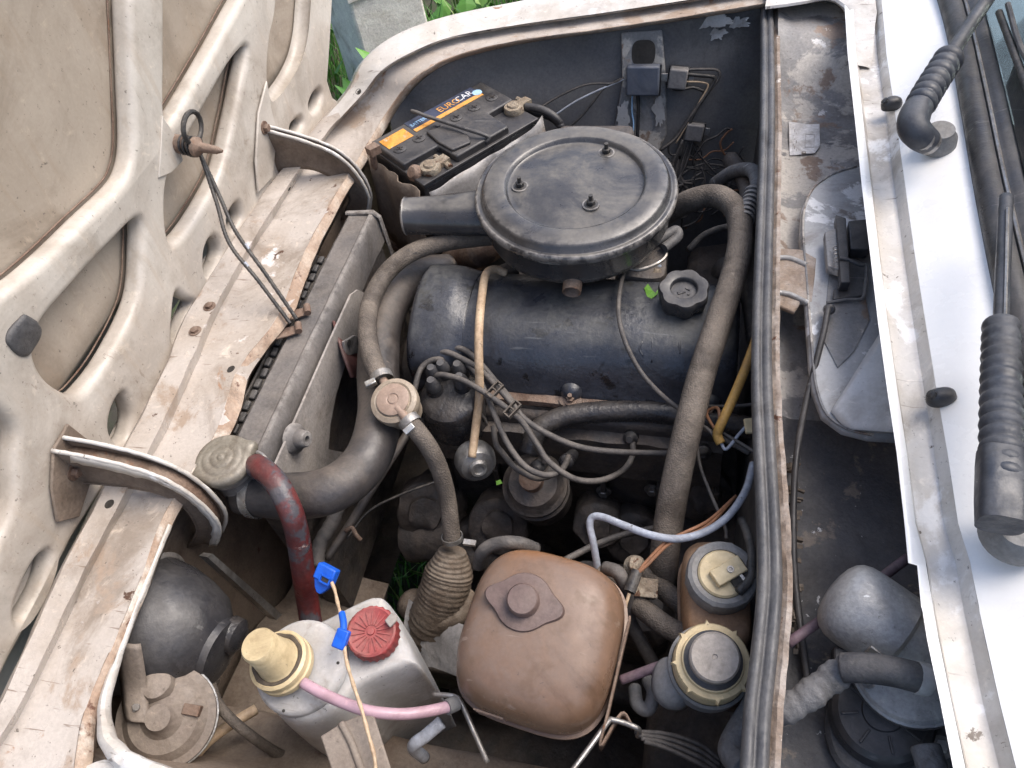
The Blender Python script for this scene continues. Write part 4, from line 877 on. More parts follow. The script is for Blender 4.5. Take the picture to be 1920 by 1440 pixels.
mk('lettering', textmesh('CAR', .021, T(hl * .57, hw * .78, .0010), xs=.82), M_['print'], lab)
mk('lettering', textmesh('BATTERY', .012, T(-hl * .25, hw * .76, .0010), xs=.72), M_['lightblue'], lab)
mk('label_emblem', lathe([(.0085, 0), (.0085, .0008), (.001, .0008)], T(hl * .76, hw * .66, .0008), 20), M_['lightblue'], lab)
for nm, (px, py) in (('positive', (805, 306)), ('negative', (962, 195))):
    q = P(px, py, .046); TF = frame(q, (0, 0, 1), L_)
    t = mk('terminal', lathe([(.0105, -.022), (.0100, -.002), (.0085, .0), (.002, .0)], TF, 20), M_['brass'], bat)
    mk('terminal_clamp', rough_up(join(lathe([(.0165, -.018), (.017, -.014), (.017, -.006), (.0155, -.003), (.0105, -.003)], TF, 24), box(TF @ Matrix.Translation((.022, .0, -.017)), .022, .018, .013), lathe([(.005, -.02), (.005, .02)], TF @ Matrix.Translation((.024, 0, -.011)) @ Matrix.Rotation(R(90), 4, 'X'), 8)), .0012, 110), M_['brass'], t)
hr = [(772, 208, .058), (785, 212, .062), (800, 218, .060), (840, 231, .058), (880, 244, .056), (905, 252, .052), (916, 258, .046), (912, 266, .04), (902, 266, .034)]
mk('hold_down_rod', tube(hr, .0032, 8), M_['rubber'], bat)
mk('hold_down_nut', lathe([(.012, -.012), (.013, -.004), (.011, .002), (.006, .004), (.0055, .012), (.002, .012)], frame(P(908, 262, .03), (.3, -.8, .5)), 20), M_['wireblack'], bat)
for k, (dx, dz_) in enumerate(((0, 0), (8, -.012))):
    hose('battery_cable', [(985, 200 + dx, .035 + dz_), (1010, 204 + dx, .036 + dz_), (1035, 216 + dx * .6, .03 + dz_), (1052, 236 + dx * .3, .01), (1058 - dx, 262, -.03), (1050, 300, -.09)], .0068, 'blackplast', ('upper' if k == 0 else 'lower') + ' thick black cable leaving the battery terminal nearest the wing', 'cable', group='battery cables')
hose('battery_cable', [(818, 312, .03), (838, 318, .02), (852, 336, -.02), (850, 380, -.1)], .0068, 'blackplast', 'black cable dropping from the front battery terminal', 'cable', group='battery cables')
# plastic sheet tucked round the battery
def bsheet(name, a, b, drop, seed, label, lift=0.0, out=.012, peak=None):
    rows = []
    for i in range(25):
        t = i / 24; p = a.lerp(b, t); row = []
        for j in range(9):
            s_ = j / 8
            n_ = Vector((Wd.x, Wd.y, 0)) * -1
            q = p + n_ * (out + .035 * s_ ** 1.4 + .010 * noise.noise(Vector((t * 6, s_ * 1.5, seed)))) + Vector((0, 0, -drop * s_ + lift + (peak * max(0, t - .75) * 4 * (1 - s_) if peak else 0)))
            row.append(q)
        rows.append(row)
    return mk(name, rough_up(loft(rows), .004, 22, seed), M_['sheet'], sharp=0, solid=.0012, label=label, cat='sheet')
fl0, fl1 = T(-hl * .98, -hw, -.02) @ Vector((0, 0, 0)), T(hl * 1.05, -hw, -.02) @ Vector((0, 0, 0))
bsheet('plastic_sheet', fl0, fl1, .13, 3, 'grey plastic sheet hanging along the side of the battery behind the air filter', lift=.0, peak=.012)
rows = []
for i in range(13):
    t = i / 12
    p = T(-hl - .012, -hw * 1.0 + 2.0 * hw * t, -.02).translation
    rows.append([p - L_ * (.012 * s_ + .012 * noise.noise(Vector((t * 5, s_ * 2, 4)))) - Vector((0, 0, .16 * s_)) for s_ in [j / 6 for j in range(7)]])
mk('battery_wrap', rough_up(loft(rows), .004, 25), M_['baybrown'], sharp=0, solid=.0015, label='brown crumpled wrapping on the front end of the battery', cat='sheet')
mk('battery_tray', box(frame(bc - Vector((0, 0, .21)), (0, 0, 1), L_), bl_ + .05, bw_ + .06, .018), M_['rustymetal'], bevel=.003, label='rusty tray under the battery', cat='tray')
mk('strap_buckle', rough_up(join(box(frame(P(702, 288, .045), (0, 0, 1), L_), .02, .016, .014), tube([(700, 290, .04), (702, 310, .02), (712, 318, .0)], .006, 8)), .002, 80), M_['rustymetal'], label='rusty buckle at the front corner of the battery', cat='buckle', bevel=.001)
mk('mount_bolt', lathe([(.013, -.012), (.013, .010), (.008, .016), (.002, .016)], frame(P(783, 326, .03), (-.3, -.6, .6)), 18), M_['rustymetal'], label='rusty round bolt head below the front battery terminal', cat='bolt')
# ================================================================ radiator
TLf, TRf, BLn, BRn = P(636, 408, .0), P(690, 400, .0), P(428, 862, .0), P(508, 878, .0)
XL = (TLf.x + BLn.x) / 2; XR = (TRf.x + BRn.x) / 2
Y0, Y1 = (BLn.y + BRn.y) / 2 - .01, (TLf.y + TRf.y) / 2
rad = thing('radiator', 'dusty dark grey radiator with top tank and fan shroud behind the front panel', 'radiator', ((XL + XR) / 2, (Y0 + Y1) / 2, -.42))
pr = [(XL, -.05), (XL, -.006), (XL + .006, .0), (XR - .014, .001), (XR - .011, .004), (XR - .006, .004), (XR - .003, -.002), (XR, -.008), (XR + .001, -.05)]
ny = 24
tk = mk('top_tank', rough_up(loft([[Vector((x, Y0 + (Y1 - Y0) * k / ny, z)) for x, z in pr] for k in range(ny + 1)]), .0012, 30), M_['radgrey'], rad, sharp=30)
for y_ in (Y0, Y1):
    mk('tank_end', prism([Vector((x, y_, z)) for x, z in pr], Vector((0, .003 if y_ == Y1 else -.003, 0))), M_['radgrey'], tk, bevel=.002)
mk('end_frame', tube([Vector((XL, Y1 + .004, .001)), Vector((XR - .006, Y1 + .004, .005)), Vector((XR + .003, Y1 + .004, -.004)), Vector((XR + .005, Y1 + .004, -.10)), Vector((XR + .005, Y1 + .004, -.3))], .0045, 8, 1, flat=.6), M_['radgrey'], rad)
mk('core', box(frame(((XL + XR) / 2 + .002, (Y0 + Y1) / 2, -.42)), XR - XL - .012, Y1 - Y0 - .01, .37), M_['grime'], rad)
XS = XR + .012
def sh(p): return PX(p[0], p[1], XS)
sh_out = [(512, 872), (560, 765), (615, 640), (655, 552), (668, 543), (686, 552), (694, 572), (668, 628), (645, 680), (627, 738), (616, 795), (612, 842), (650, 850), (690, 856), (700, 900), (640, 950), (560, 950), (520, 930)]
mk('fan_shroud', prism([sh(p) for p in sh_out], Vector((.003, 0, 0))), M_['shroud'], rad, label='grey sheet shroud with curved fan opening')
q = PX(551, 822, XS + .003)
bs_ = mk('boss', lathe([(.020, 0), (.019, .004), (.0125, .009), (.0105, .02), (.009, .022), (.004, .022), (.004, .014), (.001, .014)], frame(q, (1, -.1, .25)), 24), M_['radgrey'], rad, sharp=40)
mk('shroud_bracket', prism([PX(*p, XS + .01) for p in ((640, 640), (660, 628), (686, 640), (690, 655), (665, 662), (645, 668))], Vector((.004, 0, 0))), M_['radgrey'], rad, bevel=.001)
mk('painted_bracket_hole', lathe([(.005, 0), (.005, .001), (.001, .001)], frame(PX(654, 643, XS + .015), (1, 0, 0)), 14), M_['hole_rivet'], rad)  # flat black disc, the shade of the hole put into its colour
# filler neck and cap
cq = P(418, 862, .022); CF = frame(cq, (.03, -.06, 1), (1, .9, 0))
nk = mk('filler_neck', lathe([(.026, -.06), (.026, -.018), (.031, -.014), (.031, -.006), (.028, -.004)], CF, 30), M_['radgrey'], rad)
ear = lambda a, r, z: 1 + (.24 * abs(math.cos(a)) ** 44 if r > .03 else 0)
rc = mk('filler_cap', lathe([(.033, -.010), (.0345, -.006), (.034, .0), (.0315, .0035), (.026, .0045), (.0245, .0038), (.023, .0048), (.016, .0058), (.0145, .0048), (.013, .006), (.006, .0072), (.0045, .006), (.003, .0085), (.0005, .0085)], CF, 72, rf=ear), M_['radcap'], rad, sharp=0, label='dusty zinc radiator cap with two ears and concentric rings')
mk('skirt', lathe([(.030, -.02), (.030, -.008)], CF, 30), M_['steel'], rc)
mk('overflow_spout', tube([CF @ Vector((.02, -.012, -.012)), P(468, 860, .004), P(488, 866, .0)], .009, 12), M_['rustymetal'], rad)
mk('spout_strap', tube([P(*p) for p in ((462, 852, .012), (480, 848, .014), (496, 858, .012), (506, 876, .006), (502, 885, .002))], .0032, 8), M_['steel'], rad)
# perforated strip between front panel and radiator
mt = thing('slotted_strip', 'black slotted rubber strip in the gap between front panel and radiator', 'strip', P(500, 690, -.03))
a, b = P(604, 480, -.02), P(425, 838, -.02)
dx_ = (b - a).normalized()
mk('backing', prism([a + Vector((-.014, 0, -.004)), a + Vector((.014, 0, -.004)), b + Vector((.014, 0, -.004)), b + Vector((-.014, 0, -.004))], Vector((0, 0, -.004))), M_['wireblack'], mt)
for k in range(19):
    p = a.lerp(b, (k + .5) / 19)
    mk('link', box(frame(p + Vector((.001 * (-1) ** k, 0, -.0035)), (0, 0, 1), dx_), .0145, .0085, .006), M_['rubber'], mt, bevel=.0018)
mk('side_rail', join(*[tube([a + Vector((s_, 0, 0)), b + Vector((s_, 0, 0))], .0022, 8, 1) for s_ in (-.009, .011)]), M_['wireblack'], mt)
# fan
fn = thing('cooling_fan', 'dark red engine cooling fan inside the radiator shroud opening', 'fan', (-.31, .04, -.16))
mk('hub', lathe([(.04, 0), (.042, .01), (.03, .02), (.01, .024)], frame((-.315, .04, -.17), (-1, 0, 0)), 24), M_['fanred'], fn)
for k in range(4):
    A_ = k * math.pi / 2 + .5
    rw = []
    for r_ in (.035, .08, .13, .165):
        rw.append([Vector((-.325 + .02 * u, .04 + r_ * math.cos(A_ + u * (.32 - r_ * .5)), -.17 + r_ * math.sin(A_ + u * (.32 - r_ * .5)))) for u in (-1, -.3, .3, 1)])
    mk('blade', loft(rw, res=3), M_['fanred'], fn, solid=.003)
# prop-rope and its clips
hold = thing('hood_stay', 'twisted black wire stay looped from the bonnet pin down to the radiator', 'wire stay', P(548, 610, .01))
ring_ = [HW(PH(308 + 18 * math.cos(t), 236 + 30 * math.sin(t)), .040) for t in [k * .4 - 2.2 for k in range(16)]]
mk('loop', tube(ring_, .0032, 8, 1, closed=True), M_['wireblack'], hold)
knot = [HW(PH(318 + 10 * math.cos(t), 272 + 16 * math.sin(t)), .036 + .004 * math.sin(t * 2.3)) for t in [k * .7 for k in range(22)]]
mk('knot', tube(knot, .003, 8, 3), M_['wireblack'], hold)
s0 = HW(PH(325, 288), .040)
for k, (e_, md) in enumerate((((556, 598, .018), (440, 430)), ((544, 606, .018), (428, 452)))):
    e = P(*e_); mpt = CAMLOC + ray(*md).normalized() * ((s0 + e) / 2 - CAMLOC).length
    g = [s0, s0.lerp(mpt, .5) - Vector((0, 0, .006)), mpt - Vector((0, 0, .004)), mpt.lerp(e, .5) + Vector((0, 0, .002)), e]
    st = mk('strand', tube(g, .0027, 8, 24, rf=lambda t, s: 1 + .10 * math.sin(s * 1400)), M_['wireblack'], hold)
    mk('bare_patch', tube([g[2].lerp(g[3], .3 + .2 * k), g[2].lerp(g[3], .42 + .2 * k)], .0030, 8, 1), M_['whitewire'], st)
for (x_, y_, lb) in ((562, 588, 'upper rusty folded clip holding the wire stay on the radiator'), (545, 622, 'lower rusty folded clip holding the wire stay on the radiator')):
    q = P(x_, y_, .006); c = thing('stay_clip', lb, 'clip', q, 'rusty stay clips')
    F_ = frame(q, (0, 0, 1), (.9, .45, 0))
    mk('tongue', prism([F_ @ Vector(v) for v in ((-.03, -.008, 0), (-.005, -.009, 0), (.012, -.007, 0), (.012, .007, 0), (-.005, .008, 0), (-.03, .004, 0))], Vector((0, 0, .0025))), M_['rustymetal'], c, bevel=.0006)
    mk('fold', tube([F_ @ Vector((.012, -.008, .004)), F_ @ Vector((.012, .008, .004))], .0048, 10, 1), M_['rustymetal'], c)
# ================================================================ expansion tank
eq = P(1008, 1180, .03); ez = Vector((.03, -.16, 1)).normalized(); EF = frame(eq, ez, (1, -.13, 0))
et = thing('expansion_tank', 'rounded square tan coolant expansion tank, orange along its far edge', 'tank', eq - ez * .16)
ax_, ay_ = SZ(152, eq), SZ(152, eq) * 1.06
prf = [(-.135, .82, 3.0), (-.125, .95, 3.2), (-.075, 1.0, 3.4), (-.062, 1.0, 3.4), (-.061, 1.035, 3.5), (-.055, 1.035, 3.5), (-.054, 1.0, 3.4), (-.035, .995, 3.4), (-.018, .965, 3.2), (-.005, .90, 3.0), (.003, .78, 2.8), (.008, .6, 2.6), (.0105, .35, 2.3), (.0115, .05, 2)]
mk('body', superloft([(z_, ax_ * k, ay_ * k, p_) for z_, k, p_ in prf], EF, 64), M_['tanktan'], et, sharp=50, label='dust covered tan plastic body with moulded seam')
for k in range(3):
    mk('level_mark', box(EF @ Matrix.Translation((-ax_ * .35 + .02 * k * 0, -ay_ * 1.0 - .0005, -.03 - .016 * k)), .03, .0016, .0016), M_['tanktan'], et)
kq = P(982, 1128, .048); KF = frame(kq, (.02, -.2, 1), (1, -.12, 0))
kc = mk('cap', lathe([(.0265, -.012), (.028, -.008), (.028, -.003), (.0268, .0), (.016, .0012), (.0155, .0012), (.015, .011), (.0135, .0128), (.001, .013)], KF, 72, rf=lambda a, r, z: 1 + (.42 * abs(math.cos(a)) ** 16 if r > .02 else 0)), M_['tancap'], et, sharp=40, label='mauve-brown two-eared filler cap with round button')
mk('neck', lathe([(.025, -.03), (.024, -.012)], KF, 28), M_['tanktan'], et)
sp_ = [EF @ Vector((ax_ * 1.035, y, z)) for y, z in ((ay_ * .5, -.03), (ay_ * .2, -.035), (-ay_ * .2, -.04), (-ay_ * .6, -.045), (-ay_ * .95, -.055))]
sp_ += [P(1165, 1340, -.04), P(1185, 1362, -.045)]
mk('strap', loft([[p + Vector((0, 0, .006)), p - Vector((0, 0, .012))] for p in catmull(sp_, 5)]), M_['rustymetal'], et, solid=.002, label='rusty strap down the right side of the tank')
hose('strap_rod', [(1060, 1462, -.03), (1105, 1402, -.03), (1140, 1354, -.03), (1150, 1350, -.03), (1178, 1358, -.035), (1198, 1368, -.04), (1196, 1380, -.06)], .0026, 'steel', 'thin bent steel rod at the lower right of the expansion tank', 'rod', res=5)
hose('strap_rod', [(812, 1302, -.04), (840, 1304, -.035), (856, 1308, -.035), (866, 1320, -.035), (890, 1375, -.04), (914, 1430, -.05)], .0026, 'steel', 'thin bent steel rod between washer tank and expansion tank', 'rod', res=5)
hose('overflow_hose', [(898, 1060, -.05), (905, 1035, -.02), (930, 1020, -.01), (970, 1018, -.01), (1005, 1030, -.03)], .0075, 'wiregrey', 'grey hose curled behind the top edge of the expansion tank')
hose('overflow_hose', [(1135, 1065, -.03), (1160, 1075, -.02), (1175, 1110, -.04), (1180, 1160, -.08), (1200, 1200, -.1), (1225, 1245, -.12)], .0075, 'wiregrey', 'grey hose curving down the right flank of the expansion tank')
# ================================================================ washer reservoir
zt = -.03
wo = [(474, 1262), (474, 1232), (492, 1205), (530, 1185), (600, 1160), (660, 1130), (703, 1112), (722, 1120), (738, 1150), (775, 1228), (772, 1240), (720, 1262), (672, 1285), (645, 1315), (610, 1342), (560, 1352), (515, 1335), (488, 1300)]
wt = thing('washer_reservoir', 'dusty white plastic washer bottle with cream pump and red cap in the near front corner', 'washer bottle', P(620, 1240, -.25))
ow = catmull([P(x, y, zt) for x, y in wo], 3, True)
cw = sum(ow, Vector()) / len(ow)
rows = []
for dz_, k in ((.0, .0), (.0, .6), (0, .86), (-.003, .935), (-.010, .98), (-.02, 1.0), (-.05, 1.02), (-.12, 1.03), (-.24, 1.0)):
    rows.append([cw + (p - cw) * max(k, .01) + Vector((0, 0, dz_)) for p in ow])
bd = mk('body', loft(rows, close=True), M_['tankwhite'], wt, sharp=0, label='dusty white translucent bottle')
pq = P(560, 1248, -.018)
WFz = Vector((-.04, -.12, 1)).normalized(); WF = frame(pq, WFz)
mk('pump_platform', lathe([(.047, -.03), (.0475, -.008), (.0465, -.002), (.043, .001), (.03, .003), (.02, .003), (.001, .003)], WF, 48), M_['tankwhite'], bd, sharp=40)
for (x_, y_) in ((568, 1172), (634, 1243), (532, 1333), (490, 1285)):
    mk('platform_rivet', lathe([(.0016, 0), (.0016, .0008), (.0004, .001)], frame(P(x_, y_, -.014), WFz), 8), M_['hole_rivet'], bd)
pk = frame(P(538, 1250, -.012), (-.12, -.02, 1))
pm = mk('pump', lathe([(.029, 0), (.0305, .003), (.0305, .009), (.029, .0105), (.0285, .014), (.030, .016), (.030, .020), (.027, .022), (.0225, .0195), (.0215, .0205), (.0205, .024), (.0178, .042), (.0172, .060), (.0155, .0625), (.001, .063)], pk, 40), M_['creamcap'], wt, sharp=35, label='stained cream washer pump with stepped top')
mk('grime_ring', rough_up(lathe([(.0218, .0205), (.0225, .0212), (.0262, .0222), (.0268, .0205)], pk, 60, cap=False), .0016, 90), M_['grimering'], pm, sharp=0)
rq = P(698, 1186, -.012); RF_ = frame(rq, (.04, -.12, 1))
rcp = mk('cap', lathe([(.0265, -.012), (.0265, .002), (.0255, .005), (.0235, .006), (.021, .0045), (.004, .0042), (.0035, .006), (.001, .006)], RF_, 72, rf=lambda a, r, z: 1 + (.025 * (1 if math.sin(a * 24) > 0 else -1) if r > .0255 else 0)), M_['redcap'], wt, sharp=40, label='red ribbed filler cap')
for k in range(18):
    A_ = 2 * math.pi * k / 18
    mk('spoke', box(RF_ @ Matrix.Rotation(A_, 4, 'Z') @ Matrix.Translation((.0135, 0, .0042)), .014, .0013, .0014), M_['redcap'], rcp)
mk('cap_tab', prism([P(*p, -.002) for p in ((722, 1165), (735, 1150), (746, 1155), (745, 1165), (732, 1178))], Vector((0, 0, .003))), M_['greytop'], wt, bevel=.001)
hose('washer_tube', [(568, 1280, -.0), (600, 1298, .0), (640, 1316, .0), (690, 1333, -.002), (750, 1339, -.01), (800, 1334, -.02), (845, 1324, -.03)], .0055, 'pink', 'pink plastic washer tube running from the pump in front of the bottle', 'tube')
mk('tube_joint', tube([P(838, 1326, -.028), P(856, 1318, -.034)], .0075, 12, 1), M_['ringgrey'], label='grey joint at the end of the pink tube', cat='joint')
hose('white_sleeve', [(795, 1420, -.12), (775, 1400, -.07), (800, 1378, -.06), (828, 1354, -.055)], .0065, 'whitewire', 'pale sleeve on a wire in front of the washer bottle', 'sleeve')
# bracket plate
bpz = .0
bplate = mk('bracket_plate', prism([P(*p, bpz) for p in ((600, 1380), (645, 1352), (690, 1334), (702, 1345), (742, 1470), (640, 1500))], Vector((0, 0, -.004))), M_['horn'], bevel=.0015, label='bent dusty metal plate at the bottom edge in front of the washer bottle', cat='plate')
hose('ridge', [(640, 1356, .0005), (662, 1400, .0005), (690, 1480, .0005)], .0035, 'horn', parent=bplate)
# blue connectors and wire
bw = thing('blue_connector', 'bright blue plug on a loose wire above the washer bottle', 'connector', P(620, 1085, -.02))
q = P(618, 1075, -.02); BFm = frame(q, (-.1, -.5, .85), (1, -.35, 0))
mk('housing', box(BFm, .024, .018, .012), M_['blue'], bw, bevel=.0018)
mk('socket_rim', join(box(BFm @ Matrix.Translation((.004, -.001, .012)), .013, .0015, .002), box(BFm @ Matrix.Translation((.004, -.008, .012)), .013, .0015, .002), box(BFm @ Matrix.Translation((-.002, -.0045, .012)), .0015, .008, .002), box(BFm @ Matrix.Translation((.010, -.0045, .012)), .0015, .008, .002)), M_['blue'], bw)
mk('painted_socket', box(BFm @ Matrix.Translation((.004, -.0045, .0121)), .009, .005, .0004), M_['hole_rivet'], bw)  # thin black patch painting the shade inside the plug
mk('taper', loft([[BFm @ Vector(v) for v in ((-.011, -.008, .001), (.011, -.008, .001), (.011, -.008, .010), (-.011, -.008, .010))], [BFm @ Vector(v) for v in ((-.007, -.017, .002), (.007, -.017, .002), (.007, -.017, .009), (-.007, -.017, .009))], [BFm @ Vector(v) for v in ((-.003, -.022, .003), (.003, -.022, .003), (.003, -.022, .008), (-.003, -.022, .008))]], close=True), M_['blue'], bw, bevel=.001)
hose('loose_wire', [(622, 1092, -.012), (628, 1108, -.012), (633, 1130, -.008), (640, 1160, 0), (644, 1200, .008), (650, 1240, .012), (662, 1282, .016), (678, 1330, .018), (690, 1375, .015), (702, 1420, .012), (706, 1470, .01)], .0018, 'cream', 'pale loose wire hanging from the blue plug across the washer bottle', 'wire', rf=lambda t, s: 1 + .15 * math.sin(s * 300))
b2 = thing('wire_splice', 'small blue crimp sleeve on the loose wire beside the red cap', 'splice', P(643, 1195, .008))
q = P(643, 1198, .009)
mk('sleeve', box(frame(q, (0, -.4, 1), (1, -.2, 0)), .0135, .019, .008), M_['blue'], b2, bevel=.0015)
mk('tail', tube([P(644, 1188, .01), P(644, 1168, .008), P(641, 1150, .004)], .0036, 10), M_['blue'], b2)
# ================================================================ headlamp bowl, horn
hq = Vector((fx + .01, P(330, 1190, -.1).y, -.135))
hq = PX(338, 1195, fx + .055)
hl_ = thing('headlamp_bowl', 'dark domed back of the headlamp under the front panel', 'headlamp', hq - Vector((0, 0, .08)))
HLz = Vector((1, -.12, -.18)).normalized(); HF = frame(hq - HLz * .05, HLz)
mk('bowl', rough_up(lathe([(.080, 0), (.079, .012), (.077, .03), (.070, .055), (.06, .078), (.042, .093), (.038, .096), (.036, .104), (.015, .108), (.001, .108)], HF, 48), .001, 20), M_['blackplast'], hl_, sharp=35)
mk('rim', lathe([(.083, -.006), (.085, .0), (.080, .004)], HF, 48, cap=False), M_['radgrey'], hl_)
mk('bulb_boot', lathe([(.022, .10), (.021, .112), (.012, .118), (.002, .118)], HF @ Matrix.Translation((.012, -.018, 0)), 20), M_['gloss'], hl_)
hose('lamp_cable', [(388, 1262, -.13), (398, 1290, -.12), (408, 1318, -.11), (430, 1345, -.11), (465, 1375, -.12), (500, 1400, -.15), (545, 1425, -.2)], .0058, 'hosebrown', 'brown cable from the headlamp bowl to the washer bottle', 'cable', rf=lambda t, s: 1.9 if s < .018 else 1)
hose('loose_pipe', [(350, 1440, -.15), (385, 1395, -.14), (430, 1360, -.14), (480, 1330, -.15)], .0062, 'cream', 'pale pipe lying between horn and washer bottle', 'pipe')
nq = P(310, 1345, -.075); nz = Vector((.25, -.25, 1)).normalized(); NF = frame(nq, nz)
hn = thing('horn', 'dusty brown disc horn in the near front corner', 'horn', nq - nz * .05)
mk('shell', lathe([(.030, -.045), (.04, -.03), (.046, -.02), (.047, -.012), (.0465, -.008), (.052, -.006), (.052, -.002), (.044, 0), (.036, .008), (.022, .011), (.015, .018), (.013, .024), (.001, .024)], NF, 44), M_['horn'], hn, sharp=30)
mk('chrome_rim', lathe([(.0515, -.009), (.0535, -.009), (.0535, -.0065), (.0515, -.0065)], NF, 44, cap=False), M_['bright'], hn)
mk('terminal_block', box(NF @ Matrix.Translation((.028, .012, .002)), .018, .011, .012), M_['rustymetal'], hn, bevel=.001)
mk('centre_nut', hexbolt(NF @ Matrix.Translation((-.025, .006, .01)), .007, .009, .004), M_['steel'], hn)
mk('horn_bracket', loft([[P(x - 24, y, z_), P(x - 12, y + 2, z_ + .003), P(x + 12, y + 4, z_ + .003), P(x + 24, y + 3, z_)] for x, y, z_ in ((240, 1205, .0), (246, 1240, -.02), (252, 1285, -.045), (256, 1330, -.055), (262, 1352, -.056))], res=4), M_['horn'], hn, solid=.003)
mk('small_box', rough_up(lathe([(.018, -.02), (.019, 0), (.015, .012), (.006, .016), (.001, .016)], frame(P(297, 1290, -.06), (.2, .1, 1)), 20), .002, 60), M_['horn'], hn)
# ================================================================ brake and clutch reservoirs
r1 = thing('brake_reservoir', 'brown stained fluid reservoir with grey ring and cream level sensor cap', 'reservoir', P(1340, 1130, -.1))
q = P(1348, 1100, -.012); b1 = frame(q, (0, -.08, 1), (1, .1, 0))
mk('body', superloft([(-.12, .033, .055, 4), (-.05, .034, .056, 4), (-.014, .0335, .0555, 4), (-.004, .031, .053, 4), (.001, .026, .048, 4), (.002, .01, .02, 3)], b1 @ Matrix.Translation((-.002, -.004, 0)), 48), M_['resv'], r1, sharp=0)
mk('moulded_rim', superloft([(-.062, .0365, .0585, 4), (-.056, .0365, .0585, 4)], b1 @ Matrix.Translation((-.002, -.004, 0)), 48), M_['resv'], r1)
q = P(1354, 1078, .012); C1 = frame(q, (.04, -.14, 1))
mk('collar', lathe([(.0325, -.028), (.034, -.02), (.0345, -.004), (.033, .003), (.0295, .0055), (.0245, .004), (.0235, -.002), (.01, -.002)], C1, 56, rf=lambda a, r, z: 1 + (.025 if (math.sin(a * 6) > .93 and r > .032) else 0)), M_['ringgrey'], r1, sharp=40)
cc_ = mk('cap_disc', lathe([(.0238, -.002), (.0238, .004), (.022, .0062), (.001, .0062)], C1, 40), M_['creamcap'], r1)
X1 = C1 @ Matrix.Rotation(R(38), 4, 'Z') @ Matrix.Translation((.004, -.002, .0055))
mk('sensor_block', box(X1, .033, .017, .009), M_['creamcap'], cc_, bevel=.001)
mk('terminal_slot', box(X1 @ Matrix.Translation((.008, -.0125, -.001)), .022, .010, .006), M_['hole_rivet'], cc_)
mk('terminal_blade', box(X1 @ Matrix.Translation((.008, -.0125, .004)), .003, .010, .003), M_['bright'], cc_)
mk('screw', lathe([(.0035, .009), (.0035, .0102), (.0018, .0102), (.0014, .0092), (.0003, .0092)], X1 @ Matrix.Translation((.002, 0, 0)), 14), M_['steel'], cc_)
hose('sensor_lead', [(1385, 1110, .02), (1405, 1085, .02), (1408, 1040, .015), (1402, 1005, .01), (1390, 975, .0)], .0045, 'wireblack', 'dark sleeved lead rising from the level sensor beside the seal', 'lead')
r2 = thing('clutch_reservoir', 'cream fluid reservoir with lugged ring and grey top nearest the viewer', 'reservoir', P(1335, 1290, -.08))
q = P(1338, 1236, .024); C2 = frame(q, (.03, -.16, 1))
mk('body', lathe([(.026, -.1), (.030, -.085), (.034, -.05), (.035, -.03), (.034, -.018), (.029, -.014)], C2, 44), M_['creamcap'], r2)
mk('lug_ring', lathe([(.0335, -.020), (.0345, -.016), (.0345, -.012), (.033, -.009), (.0285, -.0085), (.0275, -.004), (.027, -.004)], C2, 96, rf=lambda a, r, z: 1 + (.10 if (math.sin(a * 8) > .92 and r > .0325) else 0)), M_['creamcap'], r2, sharp=35)
mk('cap_skirt', lathe([(.0268, -.012), (.0262, -.002), (.0225, .0)], C2, 40), M_['blackplast'], r2)
mk('cap_top', lathe([(.0222, -.006), (.0222, .010), (.0205, .012), (.0195, .0118), (.0025, .0122), (.0018, .0108), (.0003, .0108)], C2, 44), M_['greytop'], r2, sharp=40)
mk('clamp_band', lathe([(.0355, -.06), (.0385, -.06), (.0385, -.035), (.0355, -.035)], C2, 44, cap=False), M_['ringgrey'], r2, sharp=40)
mk('side_lobe', rough_up(superloft([(-.05, .018, .022, 2.4), (-.02, .02, .024, 2.4), (-.004, .016, .02, 2.4), (.0, .006, .008, 2)], frame(P(1258, 1272, -.02), (-.1, -.15, 1))), .001, 40), M_['ringgrey'], r2, sharp=0)
hose('fluid_hose', [(1120, 1075, -.06), (1165, 1105, -.06), (1210, 1145, -.06), (1255, 1178, -.06), (1300, 1195, -.06)], .0115, 'hosebrown', 'lower brown hose running to the brake reservoir')
hose('fluid_hose', [(1190, 1065, -.08), (1220, 1085, -.08), (1255, 1115, -.08), (1300, 1150, -.08)], .0115, 'hosebrown', 'upper brown hose running to the brake reservoir')
hose('clutch_pipe', [(1165, 1275, -.06), (1200, 1262, -.05), (1240, 1248, -.04), (1285, 1242, -.04)], .0048, 'purple', 'dull purple tube entering the clutch reservoir from the left', 'tube')
mk('hose_union', rough_up(join(lathe([(.012, -.02), (.012, .0), (.008, .004), (.008, .014), (.001, .014)], frame(P(1190, 1060, -.03), (.1, -.3, 1)), 16), box(frame(P(1205, 1105, -.06), (.2, -.3, 1)), .026, .02, .02)), .0015, 60), M_['brass'], label='small brass union between the brown hoses', cat='union', bevel=.001)
hose('pipe_clamp', [(1190, 1290, -.09), (1195, 1320, -.08), (1215, 1330, -.08), (1225, 1300, -.08), (1215, 1275, -.09)], .007, 'ringgrey', 'grey valve body left of the clutch reservoir', 'valve')
mk('wire_connector', rough_up(tube([P(1180, 1110, -.02), P(1195, 1070, -.015)], .006, 10, 1), .001, 80), M_['wireblack'], label='black taped splice on the orange wires', cat='splice')
for k, (o_, lb) in enumerate(((0, 'upper'), (8, 'lower'))):
    hose('orange_wire', [(1192, 1078, -.014), (1215, 1050 + o_, -.008), (1250, 1015 + o_, 0), (1285, 998 + o_, .005), (1330, 975 + o_, .0), (1380, 930, -.02)], .0018, 'orangewire', lb + ' of two thin orange wires above the brake reservoir', 'wire', group='thin orange wires')
